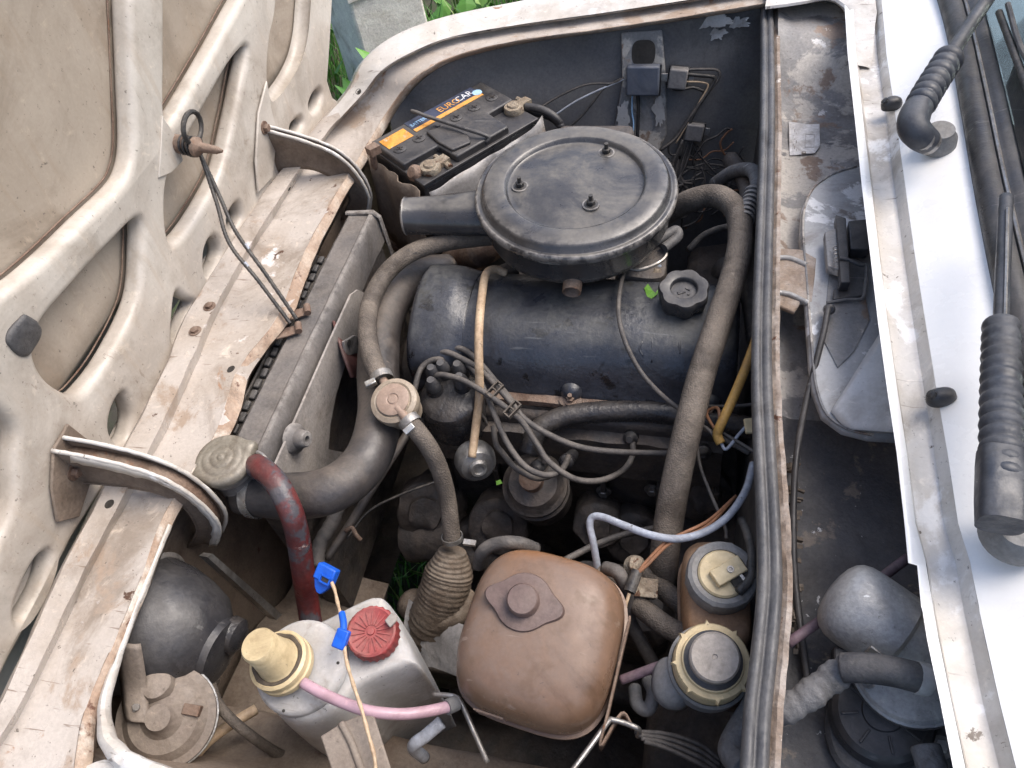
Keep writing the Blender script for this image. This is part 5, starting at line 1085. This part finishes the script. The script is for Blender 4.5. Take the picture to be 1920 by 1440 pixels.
hose('orange_wire', [(1180, 1112, -.02), (1172, 1140, -.03), (1165, 1180, -.06)], .0018, 'cream', 'thin pale wire hanging below the black splice', 'wire')
hose('white_wire', [(1122, 1075, -.06), (1113, 1020, -.03), (1106, 985, -.015), (1112, 969, -.008), (1132, 970, -.004), (1170, 985, 0), (1220, 1003, .004), (1270, 1010, .006), (1320, 998, .008), (1365, 968, .01), (1398, 920, .008), (1412, 870, .0)], .0040, 'whitewire', 'pale blue-white wire sagging across the bay in front of the heater hose', 'wire')
hose('brake_pipe', [(1060, 1050, -.12), (1120, 1020, -.13), (1180, 1000, -.14), (1260, 985, -.15)], .0042, 'wiregrey', 'thin grey brake pipe behind the expansion tank', 'pipe')
hose('yellow_wire', [(1425, 600, .03), (1416, 640, .035), (1398, 690, .03), (1372, 752, .02), (1352, 795, .01), (1345, 815, .0), (1352, 832, -.005)], .0055, 'yellowwire', 'ochre yellow wire beside the seal at the rear of the engine', 'wire')
for k, (pts, lb, mt_) in enumerate((
    ([(1352, 830, -.005), (1362, 842, -.006), (1385, 815, .0), (1412, 785, .01)], 'thin wire looping off the end of the ochre wire', 'whitewire'),
    ([(1345, 825, -.01), (1320, 800, -.01), (1308, 820, -.02), (1312, 870, -.03), (1330, 920, -.03), (1358, 985, -.02), (1362, 1010, -.01)], 'thin dark wire dropping beside the heater hose', 'wiregrey'),
    ([(1340, 805, -.005), (1325, 775, -.01), (1345, 765, .0), (1350, 790, .0)], 'small rusty wire loop behind the ochre wire', 'orangewire'),
    ([(1290, 760, -.03), (1360, 762, -.01), (1415, 758, .0)], 'thin pale wire along the rear edge of the valve cover', 'wiregrey'),
    ([(1355, 812, -.005), (1395, 835, .0), (1422, 852, .0)], 'grey lead with a crimp beside the seal', 'wiregrey'))):
    hose('thin_wire', pts, .0019, mt_, lb, 'wire')
mk('wire_terminal', rough_up(box(frame(P(1406, 800, .01), (.1, -.4, 1), (1, .2, 0)), .013, .017, .007), .001, 120), M_['creamcap'], bevel=.001, label='small dirty white terminal block against the seal', cat='terminal')
hose('return_pipe', [(1395, 1440, -.02), (1370, 1410, -.03), (1385, 1370, -.03), (1410, 1330, -.02), (1425, 1300, .0)], .0115, 'tape', 'grey taped pipe at the bottom beside the seal', 'pipe')
for k in range(4):
    hose('loose_lead', [(1190 + 6 * k, 1372 + 6 * k, -.05), (1250, 1376 + 9 * k, -.06), (1310, 1395 + 12 * k, -.07), (1350, 1425 + 10 * k, -.08)], .0022, 'wiregrey', ('first', 'second', 'third', 'lowest')[k] + ' of four grey leads fanning right from the expansion tank strap', 'lead', group='leads below the clutch reservoir')
# duct and clutter low in the bay
dq_ = [(848, 1032, -.15), (843, 1068, -.17), (832, 1108, -.19), (815, 1150, -.22), (795, 1195, -.27)]
hose('ribbed_duct', dq_, .028, 'duct', 'brown ribbed warm-air duct between washer bottle and expansion tank', 'duct', rf=lambda t, s: (.62 + .5 * min(1, s / .03)) * (1 + .05 * math.sin(s * 1100)), n=24, res=14)
hose('duct_elbow', [(878, 1120, -.22), (845, 1150, -.21), (805, 1160, -.22), (770, 1130, -.24)], .021, 'duct', 'dusty brown elbow below the ribbed duct', 'elbow')
mk('foil_scrap', rough_up(loft([[P(760 + 22 * i, 1130 + 26 * j + 10 * i, -.2 - .01 * (i % 2) - .012 * j) for i in range(6)] for j in range(5)]), .012, 40), M_['sheet'], sharp=0, label='crumpled grey foil under the duct elbow', cat='foil')
mk('starter_motor', rough_up(lathe([(.035, 0), (.04, .01), (.04, .09), (.036, .1), (.02, .105), (.001, .105)], frame(P(760, 1010, -.36), (.9, .2, .1)), 28), .003, 40), M_['grime'], label='black cylindrical motor low under the distributor', cat='motor')
mk('fan_belt', tube([Vector((-.262, .03 + .066 * math.cos(t), -.2 + .066 * math.sin(t))) for t in [k * .4 for k in range(16)]], .006, 6, 1, closed=True), M_['wireblack'], label='black fan belt round the front pulley', cat='belt', sharp=0)
sh_ = [Vector((-.33 + .02 * i, -.30 + .04 * math.sin(i * .9), -.33 + .03 * math.cos(i * 1.7))) for i in range(6)]
mk('splash_guard', rough_up(loft([[Vector((x, y, -.42 + .05 * math.sin(x * 9) + (.06 if y < -.35 else 0))) for y in (-.47, -.36, -.27, -.2)] for x in [-.45 + .035 * k for k in range(5)]], res=3, res_across=3), .006, 30), M_['baybrown'], sharp=0, label='dusty splash guard low behind the headlamp bowl', cat='guard')
mk('steering_box', rough_up(join(superloft([(-.2, .055, .05, 3), (-.02, .055, .05, 3), (.0, .04, .036, 3), (.004, .01, .01, 2)], frame((.10, -.27, -.20), (0, -.2, 1))), lathe([(.03, -.05), (.03, .012), (.02, .02), (.001, .02)], frame((.04, -.25, -.22), (0, -.2, 1)), 20)), .003, 40), M_['grime'], sharp=40, label='oily steering box low behind the expansion tank', cat='steering box')
mk('brake_servo', rough_up(lathe([(.01, -.07), (.06, -.06), (.075, -.03), (.075, .0), (.055, .02), (.02, .03), (.001, .03)], frame((.19, -.33, -.13), (-1, -.1, .1)), 32), .001, 30), M_['grime'], sharp=40, label='black round brake servo under the fluid reservoirs', cat='servo')
mk('exhaust_pipe', tube([Vector(v) for v in ((-.16, -.13, -.30), (-.1, -.18, -.38), (-.05, -.2, -.5), (0, -.2, -.6))], .03, 16), M_['grime'], sharp=0, label='dark pipe descending below the oil filter', cat='pipe')
mk('fallen_leaf', loft([[on_cover(1208, 540, .002), on_cover(1215, 532, .003)], [on_cover(1213, 556, .002), on_cover(1224, 545, .005)], [on_cover(1222, 560, .002), on_cover(1232, 552, .004)], [on_cover(1232, 545, .003), on_cover(1238, 538, .003)]]), M_['leaf'], label='small green leaf lying beside the oil filler cap', cat='leaf', smooth=False)
mk('fallen_leaf', loft([[P(930, 902, -.12), P(938, 899, -.118)], [P(931, 910, -.12), P(942, 906, -.116)]]), M_['leaf'], label='tiny yellow-green leaf on the dark engine below the vacuum unit', cat='leaf', smooth=False)
# ================================================================ far wing: relays and wires
def onwing(px, py):
    p = hit(FWB, px, py)[0]
    return p if p is not None else PYp(px, py, .6)
WN = Vector((0, -.97, .25)).normalized()
br = thing('wing_bracket', 'worn vertical stiffener with a painted oval hole on the far inner wing', 'bracket', onwing(1210, 240))
A_ = [(1165, 60), (1242, 55), (1250, 150), (1250, 250), (1228, 300), (1160, 300), (1150, 250), (1168, 150)]
off = WN * .008
mk('stiffener', prism([onwing(*p) + off * (0 if i not in (2, 7) else .6) for i, p in enumerate(A_)], WN * .006), M_['plenum'], br, bevel=.003)
hc = onwing(1208, 95) + off + WN * .0065
mk('painted_oval_hole', superloft([(0, .020, .021, 3), (.0012, .020, .021, 3)], frame(hc, WN, (1, 0, 0))), M_['hole_rivet'], br)  # black plate on the stiffener, painted as the dark of an opening
def relay(name, label, px, py, w_, h_, d_, mt_, tilt=0):
    p = onwing(px, py) + WN * .014
    t = thing(name, label, 'relay', p, 'relays on the far wing')
    F_ = frame(p, WN, Vector((math.cos(tilt), 0, math.sin(tilt))))
    k_ = (p - CAMLOC).dot(FWD) / 1.2; w_ *= k_; h_ *= k_
    mk('cover', box(F_, w_, h_, d_), M_[mt_], t, bevel=.003, bseg=3)
    mk('base', box(F_ @ Matrix.Translation((0, -h_ * .08, -.006)), w_ + .005, h_ + .004, .006), M_['blackplast'], t, bevel=.001)
    mk('mount_tab', box(F_ @ Matrix.Translation((w_ * .62, 0, -.004)), .014, .014, .003), M_['steel'], t, bevel=.001)
    return t, F_
relay('relay', 'slate blue square relay below the painted oval hole', 1208, 142, .050, .044, .022, 'relayblue')
relay('relay', 'grey block relay to the right of the slate blue one', 1273, 138, .028, .030, .024, 'relaygrey', -.1)
relay('relay', 'small light grey relay hanging lower on the wing wires', 1303, 240, .027, .026, .016, 'relaygrey', -.12)
wires = [
 ([(1012, 198), (1060, 170), (1105, 152), (1150, 150), (1172, 140)], 'upper thin wire from battery to slate blue relay', 'wiregrey', .0018),
 ([(1040, 212), (1080, 185), (1120, 165), (1150, 152), (1172, 142)], 'second thin wire from battery to slate blue relay', 'whitewire', .0018),
 ([(1060, 240), (1090, 215), (1115, 185), (1135, 160), (1165, 142)], 'lower dark wire drooping from the slate blue relay', 'wireblack', .0018),
 ([(1188, 165), (1187, 200), (1190, 225), (1188, 250)], 'light blue wire below the slate blue relay', 'lightblue', .0014),
 ([(1198, 165), (1199, 200), (1197, 250)], 'dark wire below the slate blue relay', 'wireblack', .0032),
 ([(1288, 125), (1320, 124), (1345, 126), (1348, 140), (1330, 165), (1300, 205), (1270, 250), (1240, 275)], 'outer wire looping from the grey block relay', 'wiregrey', .0026),
 ([(1288, 133), (1318, 136), (1340, 140), (1332, 160), (1305, 200), (1288, 240), (1275, 290)], 'middle wire looping from the grey block relay', 'wireblack', .0034),
 ([(1288, 147), (1315, 148), (1328, 155), (1312, 185), (1290, 225), (1268, 262)], 'pale wire looping from the grey block relay', 'cream', .0016),
 ([(1252, 150), (1270, 162), (1300, 158), (1320, 165)], 'short wire running under the grey block relay', 'wireblack', .0026),
 ([(1290, 252), (1310, 280), (1340, 315), (1365, 335), (1390, 345), (1402, 368)], 'long thin wire from the small relay to the taped harness', 'wiregrey', .0018)]
for k in range(7):
    wires.append(([(1300 - 3 * k, 255), (1292 - 5 * k, 285 + 3 * k), (1282 - 3 * k, 310 + 5 * k), (1270 + (k * 37) % 30, 335 + (k * 13) % 25)], ('first', 'second', 'third', 'fourth', 'fifth', 'sixth', 'last')[k] + ' wire of the bundle under the small grey relay', 'wireblack' if k % 2 else 'wiregrey', .0030))
for k, seg in enumerate((((1270, 330), (1292, 310), (1318, 300), (1330, 298)), ((1262, 335), (1300, 330), (1320, 328), (1312, 350)), ((1275, 345), (1300, 370), (1310, 390)), ((1315, 305), (1322, 330), (1318, 360)), ((1285, 350), (1262, 372), (1270, 385)))):
    wires.append((list(seg), ('topmost', 'second', 'third', 'fourth', 'lowest')[k] + ' stray wire in the tangle right of the air filter', 'wiregrey', .0018))
rw_ = random.Random(5)
for k in range(22):
    x0, y0 = rw_.uniform(1262, 1400), rw_.uniform(250, 400)
    pts = [(x0, y0)]
    an = rw_.uniform(0, 6.28)
    for j in range(4):
        an += rw_.uniform(-.9, .9); pts.append((min(1415, max(1255, pts[-1][0] + 24 * math.cos(an))), min(420, max(235, pts[-1][1] + 22 * math.sin(an)))))
    wires.append((pts, 'thin stray wire in the dark tangle between air filter and firewall', rw_.choice(('wireblack', 'wireblack', 'wiregrey', 'orangewire')), rw_.uniform(.0012, .0024)))
for pts, lb, mt_, r_ in wires:
    g = [onwing(*p) + WN * .02 for p in pts]
    mk('relay_wire', tube(g, r_, 8, 6), M_[mt_], label=lb, cat='wire', sharp=0, group='relay wires')
def flake(c, nrm, rx, ry, seed, mt_, parent, nm='bare_patch', xax=(1, 0, 0)):
    F_ = frame(c, nrm, xax); pts = []
    for k in range(56):
        a_ = 2 * math.pi * k / 56; u = Vector((math.cos(a_) * 1.6, math.sin(a_) * 1.6, seed * 3.7))
        rr = 1 + .55 * noise.noise(u) + .35 * noise.noise(u * 3) + .2 * noise.noise(u * 8)
        pts.append(F_ @ Vector((rx * rr * math.cos(a_), ry * rr * math.sin(a_), 0)))
    g = prism(pts, Vector(nrm).normalized() * .0006)
    return mk(nm, g, M_[mt_], parent, smooth=False)
for (x, y, rx, ry, sd_) in ((1335, 38, .030, .012, 1), (1385, 40, .018, .010, 2), (1345, 62, .014, .010, 3), (1180, 78, .004, .012, 4), (1243, 120, .003, .015, 5)):
    flake(onwing(x, y) + WN * .003, WN, rx, ry, sd_, 'intake', car)
for (x, y, rx, ry, sd_) in ((1168, 215, .012, .022, 6), (1238, 205, .010, .025, 7), (1176, 250, .012, .014, 8)):
    flake(onwing(x, y) + WN * .0155, WN, rx, ry, sd_, 'intake', br)
# ================================================================ air well contents
vp = thing('data_plate', 'stamped alloy data plate screwed to the flaking air well', 'plate', P(1505, 255, .02))
pzz = hit(PFB, 1508, 255)[0].z + .003
corners = [(1478, 218), (1536, 216), (1538, 275), (1528, 288), (1480, 293)]
mk('plate_sheet', prism([P(x, y, pzz) for x, y in corners], Vector((0, 0, .0016))), M_['plate'], vp, bevel=.0006)
for (x, y) in ((1506, 222), (1507, 287)):
    mk('rivet', lathe([(.0035, 0), (.003, .002), (.001, .0026)], frame(P(x, y, pzz + .0016)), 12), M_['steel'], vp)
pxa = (P(1520, 240, pzz) - P(1518, 290, pzz)).normalized()
PFm = frame(P(1518, 264, pzz + .0018), (0, 0, 1), -pxa)
mk('stamped_frame', join(box(PFm @ Matrix.Translation((0, .0065, 0)), .034, .0006, .0005), box(PFm @ Matrix.Translation((0, -.0065, 0)), .034, .0006, .0005), box(PFm @ Matrix.Translation((.017, 0, 0)), .0006, .0135, .0005), box(PFm @ Matrix.Translation((-.017, 0, 0)), .0006, .0135, .0005)), M_['steel'], vp)
for k in range(9):
    p = P(1487 + 3 * (k % 3), 240 + 5.2 * k, pzz + .0017)
    mk('stamped_line', box(frame(p, (0, 0, 1), -pxa), .004 + .003 * (k % 2), .0012, .0004), M_['steel'], vp)
# heater intake box
ib = thing('heater_intake', 'pale grey rounded heater intake box with sloping flap in the air well', 'intake box', P(1590, 560, -.02))
zi = .028
io = [(1668, 306), (1600, 312), (1556, 326), (1520, 352), (1503, 390), (1500, 440), (1506, 520), (1512, 600), (1518, 680), (1524, 728), (1542, 775), (1580, 803), (1630, 816), (1700, 820), (1690, 560)]
it = [P(x, y, zi) for x, y in io]
for p in it: p.x = min(p.x, CX + .045)
mk('box_shell', prism([p - Vector((0, 0, .016)) for p in it], Vector((0, 0, .016))), M_['intake'], ib, bevel=.006, bseg=4)
mk('box_seam', tube([p + Vector((.004, 0, .0002)) for p in it[1:13]], .0016, 6, 4), M_['plenum'], ib, sharp=0)
fp = [P(1558, 772, zi + .002), P(1655, 618, zi + .028), P(1692, 812, zi + .028), P(1600, 806, zi + .002)]
for p in fp: p.x = min(p.x, CX + .04)
mk('flap', loft([[fp[0], fp[0].lerp(fp[1], .5), fp[1]], [fp[0].lerp(fp[3], .5) - Vector((0, .006, 0)), (fp[0] + fp[1] + fp[2] + fp[3]) / 4, fp[1].lerp(fp[2], .5)], [fp[3], fp[3].lerp(fp[2], .5), fp[2]]], res=4, res_across=4), M_['flap'], ib, solid=.003, label='smooth pale sloping flap')
mk('dark_patch', rough_up(prism([P(x, y, zi + .0012) for x, y in ((1560, 440), (1600, 420), (1612, 500), (1630, 600), (1600, 660), (1570, 690), (1545, 640), (1550, 560))], Vector((0, 0, .0008))), .0006, 60), M_['plenum'], ib)
ln_ = thing('flap_linkage', 'black metal linkage bracket on top of the heater intake box', 'linkage', P(1590, 500, zi))
zb = zi + .01
def pl(pts, z_, h_, nm, mt_='blackplast'):
    g = [P(x, y, z_) for x, y in pts]
    mk(nm, prism(g, Vector((0, 0, h_))), M_[mt_], ln_, bevel=.0012)
pl([(1543, 448), (1568, 440), (1575, 520), (1548, 512)], zb, .012, 'side_plate', 'plenum')
pl([(1563, 418), (1582, 424), (1590, 545), (1572, 545)], zb + .004, .014, 'upright')
pl([(1586, 432), (1626, 428), (1634, 470), (1622, 485), (1590, 484)], zb, .016, 'lever_block')
pl([(1578, 487), (1600, 490), (1622, 500), (1618, 560), (1560, 568), (1562, 548), (1578, 545)], zb - .004, .006, 'base_plate')
mk('lever_rod', tube([P(*p) for p in ((1574, 484, zb + .02), (1592, 488, zb + .018), (1612, 497, zb + .014), (1624, 500, zb + .012), (1622, 540, zb + .012), (1616, 560, zb + .012), (1590, 562, zb + .012), (1550, 568, zb + .01))], .0022, 8), M_['rubber'], ln_)
mk('return_spring', tube([P(1565, 462, zb + .02) + Vector((.002 * math.cos(t), -.0011 * t, .002 * math.sin(t))) for t in [k * .8 for k in range(40)]], .0008, 6, 1), M_['steel'], ln_)
mk('cable_end', lathe([(.0065, 0), (.0065, .010), (.004, .012), (.001, .012)], frame(P(1553, 580, zb), (0, -.6, .6)), 16), M_['blackplast'], ln_)
hose('release_cable', [(1553, 575, zi + .02), (1545, 620, zi + .012), (1530, 680, zi), (1510, 760, .01), (1494, 850, -.005), (1488, 940, -.02), (1488, 1040, -.03), (1494, 1120, -.03), (1504, 1200, -.03), (1516, 1290, -.035)], .0036, 'blackplast', 'long black control cable running down the air well', 'cable')
lp = [(1455, 470), (1500, 474), (1530, 492), (1524, 575), (1500, 572), (1488, 590), (1455, 578)]
pb = thing('pressed_bracket', 'brown pressed bracket with pale ridges between seal and linkage', 'bracket', P(1490, 530, .02))
mk('bracket_sheet', rough_up(prism([P(x, y, .022) for x, y in lp], Vector((0, 0, .006))), .0015, 60), M_['flange'], pb, bevel=.002)
for a in (((1450, 484), (1480, 484), (1512, 497)), ((1450, 548), (1480, 552), (1514, 568))):
    mk('ridge', tube([P(x, y, .029) for x, y in a], .0035, 8), M_['alu'], pb, sharp=0)
# wiper motor
wa, wb = P(1588, 1124, .03), P(1700, 1205, .02)
wz = (wa - wb).normalized(); ML = (wa - wb).length
wm = thing('wiper_motor', 'scuffed aluminium wiper motor with domed end in the dark air well', 'motor', wb - Vector((0, 0, .05)))
MF = frame(wb, wz)
mk('motor_can', rough_up(lathe([(.030, -.02), (.030, ML * .08), (.033, ML * .12), (.0385, ML * .16), (.0392, ML * .20), (.039, ML * .85), (.038, ML * .98), (.0355, ML * 1.09), (.031, ML * 1.17), (.0245, ML * 1.23), (.016, ML * 1.27), (.008, ML * 1.29), (.001, ML * 1.295)], MF, 48), .0004, 40), M_['alu'], wm, sharp=32, label='silver painted motor can, flaking at the domed end')
for a_ in (80, 150, 220): mk('can_clip', box(MF @ Matrix.Rotation(R(a_), 4, 'Z') @ Matrix.Translation((.0395, 0, ML * .12)), .003, .012, .02), M_['steel'], wm, bevel=.001)
GH = frame(P(1706, 1256, .022), (-.18, -.12, 1))
gh = mk('gear_housing', rough_up(lathe([(.044, -.05), (.046, 0), (.0485, .002), (.0485, .006), (.0465, .007), (.044, .011), (.03, .014), (.001, .015)], GH, 44), .0006, 40), M_['alu'], wm, sharp=30)
mk('gasket', lathe([(.0488, .0015), (.0495, .0015), (.0495, .0035), (.0488, .0035)], GH, 44, cap=False), M_['wireblack'], gh)
for a_ in (95, 150, 205, 40):
    mk('cover_screw', hexbolt(GH @ Matrix.Rotation(R(a_), 4, 'Z') @ Matrix.Translation((.038, 0, .012)), .0042, .005), M_['steel'], gh)
mk('motor_plug', box(frame(P(1585, 1240, .0), (0, -.2, 1)), .026, .018, .016), M_['blackplast'], wm, bevel=.002)
hose('linkage_rod', [(1478, 1206, -.0), (1530, 1170, .0), (1600, 1125, .0), (1660, 1078, .0), (1702, 1046, .0)], .0048, 'purple', 'dull purple rod passing behind the wiper motor', 'rod', res=3)
lq = P(1655, 1335, .0)
bm2 = thing('blower_motor', 'dark ribbed round motor cover at the bottom of the air well', 'motor', lq - Vector((0, 0, .05)))
LFm = frame(lq, (-.15, -.1, 1))
mk('cover', rough_up(lathe([(.046, -.05), (.044, -.012), (.041, -.004), (.036, .0), (.0175, .002), (.0165, .0045), (.013, .005), (.001, .005)], LFm, 48), .0006, 40), M_['blackplast'], bm2, sharp=30)
for k in range(8):
    mk('rib', box(LFm @ Matrix.Rotation(R(45 * k + 10), 4, 'Z') @ Matrix.Translation((.027, 0, .0005)), .014, .0022, .0025), M_['blackplast'], bm2, bevel=.0005)
mk('flange', rough_up(superloft([(-.04, .052, .045, 2.6), (-.022, .052, .045, 2.6), (-.018, .048, .041, 2.6)], LFm @ Matrix.Translation((.006, -.012, 0))), .0015, 40), M_['rubber'], bm2)
mk('flange_bolt', hexbolt(LFm @ Matrix.Translation((.045, -.02, -.012)), .006, .008), M_['steel'], bm2)
hose('clamp_hose', [(1615, 1400, -.015), (1645, 1412, -.012), (1680, 1405, -.012), (1715, 1380, -.012)], .008, 'rubber', 'dark rubber sleeve under the ribbed motor cover', 'sleeve')
hose('taped_hose', [(1430, 1345, .0), (1465, 1332, .02), (1505, 1312, .03), (1545, 1282, .035), (1580, 1258, .04), (1600, 1250, .045)], .0125, 'tape', 'grey cloth-taped hose emerging beside the seal', rf=lambda t, s: 1 + .07 * math.sin(s * 260) + .05 * math.sin(s * 700))
hose('cut_hose', [(1580, 1252, .05), (1620, 1252, .058), (1670, 1258, .062), (1712, 1268, .062), (1736, 1274, .06)], .0125, 'rubber', 'grey rubber hose with a cut white end over the ribbed motor')
mk('cut_end', rough_up(lathe([(.0128, -.009), (.0133, -.008), (.0134, 0), (.012, .002), (.001, .002)], frame(P(1738, 1275, .06), P(1736, 1274, .06) - P(1712, 1268, .062)), 20), .0008, 160), M_['intake'], label='frayed white end of the cut grey hose', cat='hose end')
hose('lower_sleeve', [(1735, 1400, .02), (1748, 1440, .02), (1765, 1500, .02)], .012, 'tape', 'grey sleeve in the lower corner of the air well', 'sleeve')
mk('debris', rough_up(join(*[rough_up(box(frame(P(random.uniform(1462, 1500), random.uniform(870, 1230), -.033), (random.random() - .5, random.random() - .5, 1)), random.uniform(.003, .009), random.uniform(.002, .006), random.uniform(.001, .004)), .001, 300, i) for i in range(80)]), .0, 1), M_['duct'], kind='stuff', label='leaf litter and grit lying in the air well beside the cable', cat='debris')
# ================================================================ wipers and jets
def bellows(nm, pts, r_, n_rib, parent, taper=0):
    L = sum(((W(pts[i + 1]) - W(pts[i])).length for i in range(len(pts) - 1)))
    return mk(nm, tube(pts, r_, 20, 26, rf=lambda t, s: (1 - taper * t) * (.80 + .22 * abs(math.sin(math.pi * n_rib * t)) ** .55)), M_['boot'], parent, sharp=0)
w1 = thing('windscreen_wiper', 'far wiper arm with short ribbed rubber boot on the white cowl', 'wiper', P(1752, 276, .145), 'wiper arms')
mk('pivot', lathe([(.021, 0), (.020, .012), (.016, .018), (.015, .024), (.001, .024)], frame(P(1757, 272, .142), (-.1, -.15, 1)), 28), M_['ringgrey'], w1, sharp=40)
mk('collar', tube([P(1742, 268, .165), P(1728, 258, .178)], .014, 18, 1), M_['steel'], w1)
mk('elbow', tube([(1740, 266, .168), (1722, 252, .18), (1712, 236, .186), (1716, 214, .188), (1730, 190, .19)], .0175, 20, 8, rf=lambda t, s: .84 + .16 * math.sin(t * 3.14)), M_['boot'], w1, sharp=0)
bellows('boot', [(1724, 200, .19), (1740, 172, .192), (1760, 140, .195), (1782, 105, .2)], .0175, 7, w1)
mk('arm_rod', tube([(1775, 115, .198), (1810, 60, .205), (1850, 0, .215), (1900, -80, .23)], .009, 12), M_['boot'], w1, sharp=0)
w2 = thing('windscreen_wiper', 'near wiper arm with long ribbed rubber boot at the right edge', 'wiper', P(1895, 1000, .15), 'wiper arms')
mk('pivot', lathe([(.026, 0), (.024, .014), (.018, .022), (.001, .022)], frame(P(1902, 1002, .15), (-.1, -.15, 1)), 28), M_['ringgrey'], w2, sharp=40)
mk('elbow', superloft([(0, .0165, .0155, 3.0), (.02, .0168, .0155, 3.2), (.05, .0162, .015, 3.2), (.062, .0155, .0145, 3)], frame(P(1878, 985, .19), P(1876, 880, .195) - P(1878, 985, .19))), M_['boot'], w2, sharp=50)
bellows('boot', [(1880, 905, .194), (1878, 820, .196), (1877, 720, .198), (1877, 605, .2)], .0165, 14, w2, .10)
mk('arm_rod', tube([(1877, 612, .2), (1880, 520, .203), (1884, 430, .207), (1886, 370, .21)], .0065, 10), M_['boot'], w2, sharp=0)
mk('arm_rib', tube([(1884, 605, .207), (1887, 500, .211), (1889, 390, .216)], .0015, 6), M_['steel'], w2)
def at_screen(y, h): return Vector((WX + .036 + h * .5, y, WZ + .028 + h * .78))
mk('blade', tube([at_screen(y, .02) for y in (.42, .25, .05, -.12)], .0045, 10), M_['wireblack'], w2)
mk('blade_frame', tube([at_screen(y, .026 + .012 * abs(math.sin(y * 9))) for y in (.42, .32, .22, .12, .02, -.08, -.12)], .0035, 8), M_['rubber'], w2)
mk('blade_clip', rough_up(box(frame(at_screen(.09, .03), (-.3, 0, 1)), .012, .02, .012), .001, 60), M_['relaygrey'], w2, bevel=.001)
for (x, y, lb) in ((1672, 194, 'small black washer jet on the cowl by the far wiper'), (1765, 744, 'small black washer jet alone on the cowl')):
    q = P(x, y, .128 if y < 400 else .128); t = thing('washer_jet', lb, 'washer jet', q, 'washer jets')
    F_ = frame(q, (-.1, -.05, 1), (1, .25, 0))
    mk('nozzle', superloft([(-.006, .0125, .008, 2.3), (0, .0135, .0088, 2.3), (.005, .0115, .0075, 2.3), (.008, .007, .005, 2.2), (.0085, .001, .001, 2)], F_), M_['blackplast'], t, sharp=0)
    mk('tip', lathe([(.005, 0), (.0045, .004), (.001, .005)], frame(F_ @ Vector((-.008, 0, .004)), (-.7, 0, .7)), 12), M_['gloss'], t)
# bolts, and black discs painted as the shade inside holes, on the front panel
for (x, y) in ((393, 575), (366, 621)):
    mk('panel_bolt', hexbolt(frame(hit(FPB, x, y)[0]), .0055, .005), M_['rustymetal'], car)
for (x, y) in ((543, 352), (205, 945), (672, 172), (433, 692), (636, 300)):
    mk('painted_panel_hole', lathe([(.0058, 0), (.0052, .0006), (.0044, .0006), (.004, .0004), (.0005, .0004)], frame(*hit(FPB, x, y)), 16), M_['hole_rivet'], car)
